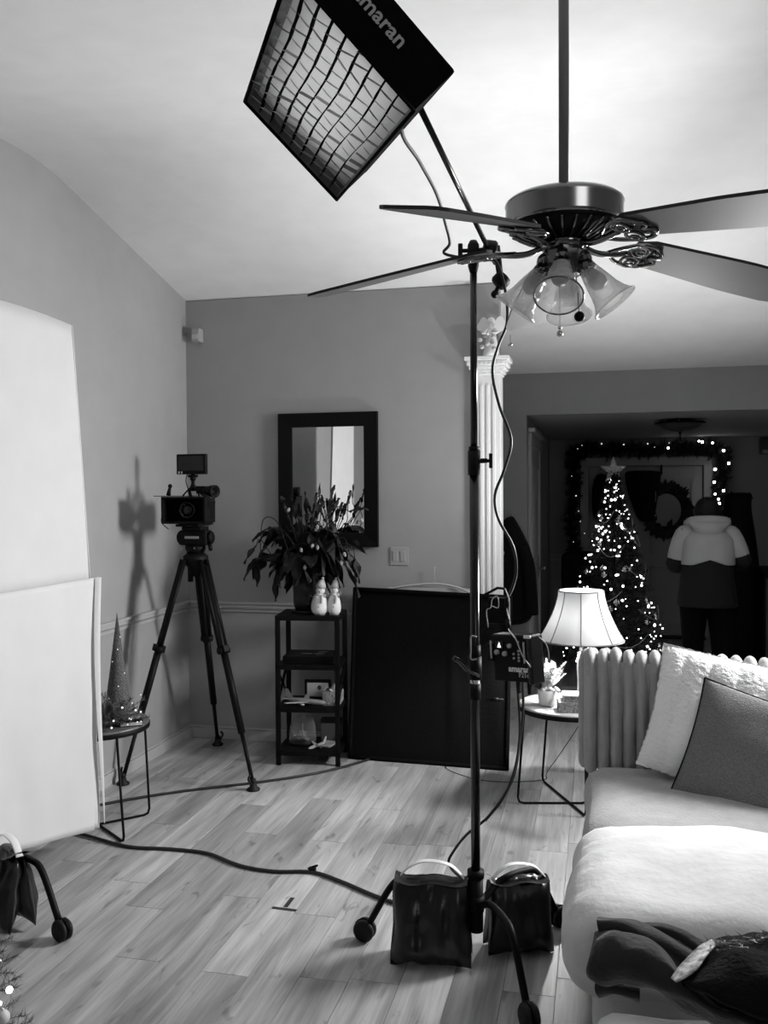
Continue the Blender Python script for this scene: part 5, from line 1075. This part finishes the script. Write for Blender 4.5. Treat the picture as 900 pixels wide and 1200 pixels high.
# dark armchair corner left of the tree
ac = thing('dark_armchair', 'dark upholstered chair back left of the hall christmas tree', 'chair', at(668, 760, Y=9.2)*1)
ac.location = (at(668, 760, Y=9.2).x, 9.2, 0); ax0 = at(657, 652, Y=9.2); ax1 = at(684, 648, Y=9.2)
obj('backrest', puff(ax0.x, ax1.x+.25, 9.3, 9.42, .4, ax0.z+.02, .05, 3), 'coat', ac); obj('seat', puff(ax0.x, ax1.x+.25, 8.85, 9.4, .25, .45, .05, 4), 'coat', ac)
for (x_, y_) in ((ax0.x+.05, 8.9), (ax1.x+.2, 8.9), (ax0.x+.05, 9.38), (ax1.x+.2, 9.38)): obj('leg', MB().cyl((x_, y_, 0), (x_, y_, .27), .02), 'blackm', ac)
# wall sconce built as a plain box at right edge of hall
p = at(898, 525, Y=YF-.08); ws = thing('wall_sconce', 'small dark wall chime box on the hall wall at right', 'sconce', (p.x, YF, p.z))
obj('box', MB().box((p.x-.06, YF-.09, p.z-.07), (p.x+.1, YF-.001, p.z+.12), .008), 'snowd', ws); obj('grille', MB().box((p.x-.04, YF-.095, p.z-.06), (p.x+.08, YF-.088, p.z-.02), .003), 'sensor', ws)
# ornament on top of the column: frosted flower figure
fo = thing('angel_figurine', 'pale winged figurine with flowers on top of the column capital', 'figurine', V(-.64, 5.66, 2.50)); fz = V(-.64, 5.62, 2.50)
obj('gown', MB().lathe([(.055, 0), (.05, .02), (.035, .10), (.022, .17), (.012, .19)], fz, 18), 'snow', fo); obj('head', MB().ball(fz+V(0, -.005, .215), .026, 12), 'snow', fo)
for sg in (-1, 1):
    obj('wing', MB().grid(lambda u, v, sg=sg: fz+V(sg*(.01+.09*u), .02+.02*u, .13+.10*v*math.sin(PI*(.2+.8*u))+.05*u), 8, 6), 'snow', fo); obj('arm', MB().tube(cr([fz+V(sg*.02, -.01, .165), fz+V(sg*.04, -.04, .14), fz+V(sg*.01, -.06, .13)]), .008, 6), 'snow', fo)
for k in range(9): q = k*2.4; obj('flower', MB().ball(fz+V(.045*math.cos(q)-.02, -.05+.02*math.sin(q), .04+.014*k), .017, 8, (1, .7, .8)), 'snowm', fo)

# ------------------------------------------------------------------ person seen from behind
PY = 7.65; PXc = at(829, 700, Y=PY).x
per = thing('person', 'person seen from behind in white and black hooded jacket facing the door', 'person', (PXc, PY, 0))
J = {'pel': (0, 0, .86), 'sp': (0, .01, 1.06), 'ch': (0, .0, 1.25), 'nk': (0, .0, 1.38), 'n2': (0, .03, 1.43), 'hd': (0, .045, 1.505), 'ht': (0, .04, 1.575),
     'hl': (-.10, 0, .82), 'kl': (-.11, .02, .46), 'al': (-.12, -.02, .08), 'tl': (-.13, .12, .03), 'hr': (.10, 0, .82), 'kr': (.11, .02, .46), 'ar': (.12, -.02, .08), 'tr': (.13, .12, .03),
     'shl': (-.17, 0, 1.31), 'el': (-.255, .02, 1.06), 'wl': (-.17, .22, 1.04), 'shr': (.17, 0, 1.31), 'er': (.27, .02, 1.10), 'wr': (.18, .22, 1.07)}
Rr = {'pel': .165, 'sp': .15, 'ch': .165, 'nk': .065, 'n2': .055, 'hd': .088, 'ht': .07, 'hl': .105, 'kl': .062, 'al': .042, 'tl': .035, 'hr': .105, 'kr': .062, 'ar': .042, 'tr': .035, 'shl': .065, 'el': .045, 'wl': .03, 'shr': .065, 'er': .045, 'wr': .03}
Ed = [('pel', 'sp'), ('sp', 'ch'), ('ch', 'nk'), ('nk', 'n2'), ('n2', 'hd'), ('hd', 'ht'), ('pel', 'hl'), ('hl', 'kl'), ('kl', 'al'), ('al', 'tl'), ('pel', 'hr'), ('hr', 'kr'), ('kr', 'ar'), ('ar', 'tr'), ('ch', 'shl'), ('shl', 'el'), ('el', 'wl'), ('ch', 'shr'), ('shr', 'er'), ('er', 'wr')]
for sd2, s1 in (('l', -1), ('r', 1)):
    wv = Vector(J['w'+sd2])
    J['pm'+sd2] = tuple(wv+V(-s1*.03, .05, 0)); Rr['pm'+sd2] = .03; Ed.append(('w'+sd2, 'pm'+sd2))
    for fi, (dx, ln) in enumerate(((-.024, .055), (-.008, .065), (.008, .06), (.024, .048))):
        a = tuple(wv+V(-s1*.035+dx*.9, .085, .004)); b2 = tuple(wv+V(-s1*.045+dx, .085+ln*.6, -.008)); c2_ = tuple(wv+V(-s1*.05+dx, .085+ln, -.028))
        for nm, co, rr in (('a', a, .0095), ('b', b2, .0085), ('c', c2_, .007)): J[f'f{sd2}{fi}{nm}'] = co; Rr[f'f{sd2}{fi}{nm}'] = rr
        Ed += [('pm'+sd2, f'f{sd2}{fi}a'), (f'f{sd2}{fi}a', f'f{sd2}{fi}b'), (f'f{sd2}{fi}b', f'f{sd2}{fi}c')]
    J['th'+sd2] = tuple(wv+V(-s1*.065, .055, .02)); Rr['th'+sd2] = .009; Ed.append(('pm'+sd2, 'th'+sd2))
def skin(name, J, Rr, Ed, root, m, parent, lv=2):
    ks = list(J); me = bpy.data.meshes.new(name); me.from_pydata([J[k] for k in ks], [(ks.index(a), ks.index(b)) for a, b in Ed], []); o = bpy.data.objects.new(name, me); COL.objects.link(o); o.parent = parent
    sk = o.modifiers.new('skin', 'SKIN'); sk.use_smooth_shade = True; me.materials.append(M[m])
    for i, k in enumerate(ks):
        d = me.skin_vertices[0].data[i]; d.radius = (Rr[k], Rr[k]*.85 if Rr[k] > .1 else Rr[k]); d.use_root = (k == root)
    mod(o, 'SUBSURF', levels=lv, render_levels=lv); return o
body = skin('body', J, Rr, Ed, 'pel', 'skin', per)
def loft(name, rings, m, par, n=24, wob=.0, label=None):
    mb = MB(); vs = []
    for i, (c, rx, ry) in enumerate(rings):
        for k in range(n):
            a = 2*PI*k/n; w_ = 1+wob*noise.noise(V(math.cos(a)*2, math.sin(a)*2, i*.6)); vs.append(V(*c)+V(rx*math.cos(a)*w_, ry*math.sin(a)*w_, 0))
    fs = [(i*n+k, i*n+(k+1) % n, (i+1)*n+(k+1) % n, (i+1)*n+k) for i in range(len(rings)-1) for k in range(n)]
    o = obj(name, mb.add(vs, fs, True), m, par, local=True, label=label); mod(o, 'SUBSURF', levels=1, render_levels=1); mod(o, 'SOLIDIFY', thickness=.008); return o
loft('jacket_lower', [((0, 0, .74), .235, .19), ((0, 0, .80), .23, .185), ((0, 0, .92), .215, .18), ((0, 0, 1.02), .205, .175), ((0, 0, 1.12), .20, .172), ((0, 0, 1.2), .195, .16)], 'jacket_b', per, wob=.05, label='black lower half of jacket')
# white upper half with peaked hem at the back
def uj(u, v):
    a = 2*PI*u; cx_ = math.cos(a); sn = math.sin(a); z0 = 1.075+.045*max(0, 1-abs(cx_)*1.6) if sn < 0 else 1.08
    z_ = z0+(1.40-z0)*v; f = (1-.05*v) if v < .6 else (1-.05*v)*(1-.62*((v-.6)/.4)**1.4)
    return V(.212*f*cx_, (.182 if v < .7 else .182-.04*(v-.7))*(.4+.6*f)*sn, z_)
o = obj('jacket_upper', MB().grid(uj, 40, 14), 'jacket_w', per, local=True, label='white upper half of jacket'); mod(o, 'SOLIDIFY', thickness=.006)
obj('hood', MB().grid(lambda u, v: V(.165*math.cos(PI*(1+u))*(1-.35*v*0)*(.75+.25*math.sin(PI*v)), -.13-.045*math.sin(PI*v)+.12*(1-math.sin(PI*u)), 1.43-.17*v*math.sin(PI*u)-.0*v+.02*math.sin(PI*v)), 24, 10), 'jacket_w', per, local=True, label='white hood hanging down the back')
obj('hood_roll', MB().tube(cr([V(-.15, .03, 1.40), V(-.12, -.08, 1.425), V(0, -.13, 1.435), V(.12, -.08, 1.425), V(.15, .03, 1.405)]), .035, 10), 'jacket_w', per, local=True)
for s1, el_, sh2 in ((-1, J['el'], J['shl']), (1, J['er'], J['shr'])):
    a = Vector(sh2); e_ = Vector(el_); m2 = a.lerp(e_, .78)
    obj('sleeve', MB().tube(cr([a+V(-s1*.06, 0, .02), a+V(s1*.012, 0, -.01), a.lerp(e_, .5)+V(s1*.01, 0, 0), m2], 5), [.06]+[.07, .075, .078, .08, .078]+[.074]*11, 14), 'jacket_w', per, local=True)
    obj('sleeve_lower', MB().tube(cr([m2-V(0, 0, 0)+(a-e_)*.05, e_, e_.lerp(Vector(J['wl' if s1 < 0 else 'wr']), .9)], 5), [.066]*5+[.058]*4+[.045]*2, 14), 'jacket_b', per, local=True)
for s1 in (-1, 1):
    obj('trouser_leg', MB().tube([V(s1*.095, 0, .88), V(s1*.10, 0, .78), V(s1*.11, .01, .46), V(s1*.12, -.02, .1)], [.12, .118, .085, .07], 16), 'trouser', per, local=True)
    obj('shoe', MB().ball(V(s1*.125, .04, .045), .055, 14, (.85, 2.2, .8)), 'blackm', per, local=True)
obj('hair', MB().ball(V(0, .025, 1.505), .104, 18, (.97, 1.0, 1.06)).ball(V(0, -.01, 1.45), .08, 14, (1, .8, .9)), 'hair', per, local=True)
for s1 in (-1, 1): obj('ear', MB().ball(V(s1*.095, .06, 1.50), .02, 8, (.5, .8, 1.3)), 'skin', per, local=True)
obj('nose', MB().tube([V(0, .13, 1.53), V(0, .155, 1.49), V(0, .135, 1.485)], [.008, .014, .008], 8), 'skin', per, local=True)

# ------------------------------------------------------------------ groups of repeats
for pre, g in (('sandbag', 'sandbags on the stand legs'), ('side_table', 'round side tables with wire legs'), ('pillow', 'pillows on the sofa'), ('snowman_figurine', 'snowman figurines on the shelf'),
               ('model_airplane', 'model airplanes on the shelf tiers'), ('hanging_coat', 'coats hanging on the hall door'), ('floor_cable', 'cables on the floor'), ('power_cable', 'power cables of the studio lights')):
    for o in COL.objects:
        if o.parent is None and o.name.split('.')[0] == pre: o['group'] = g
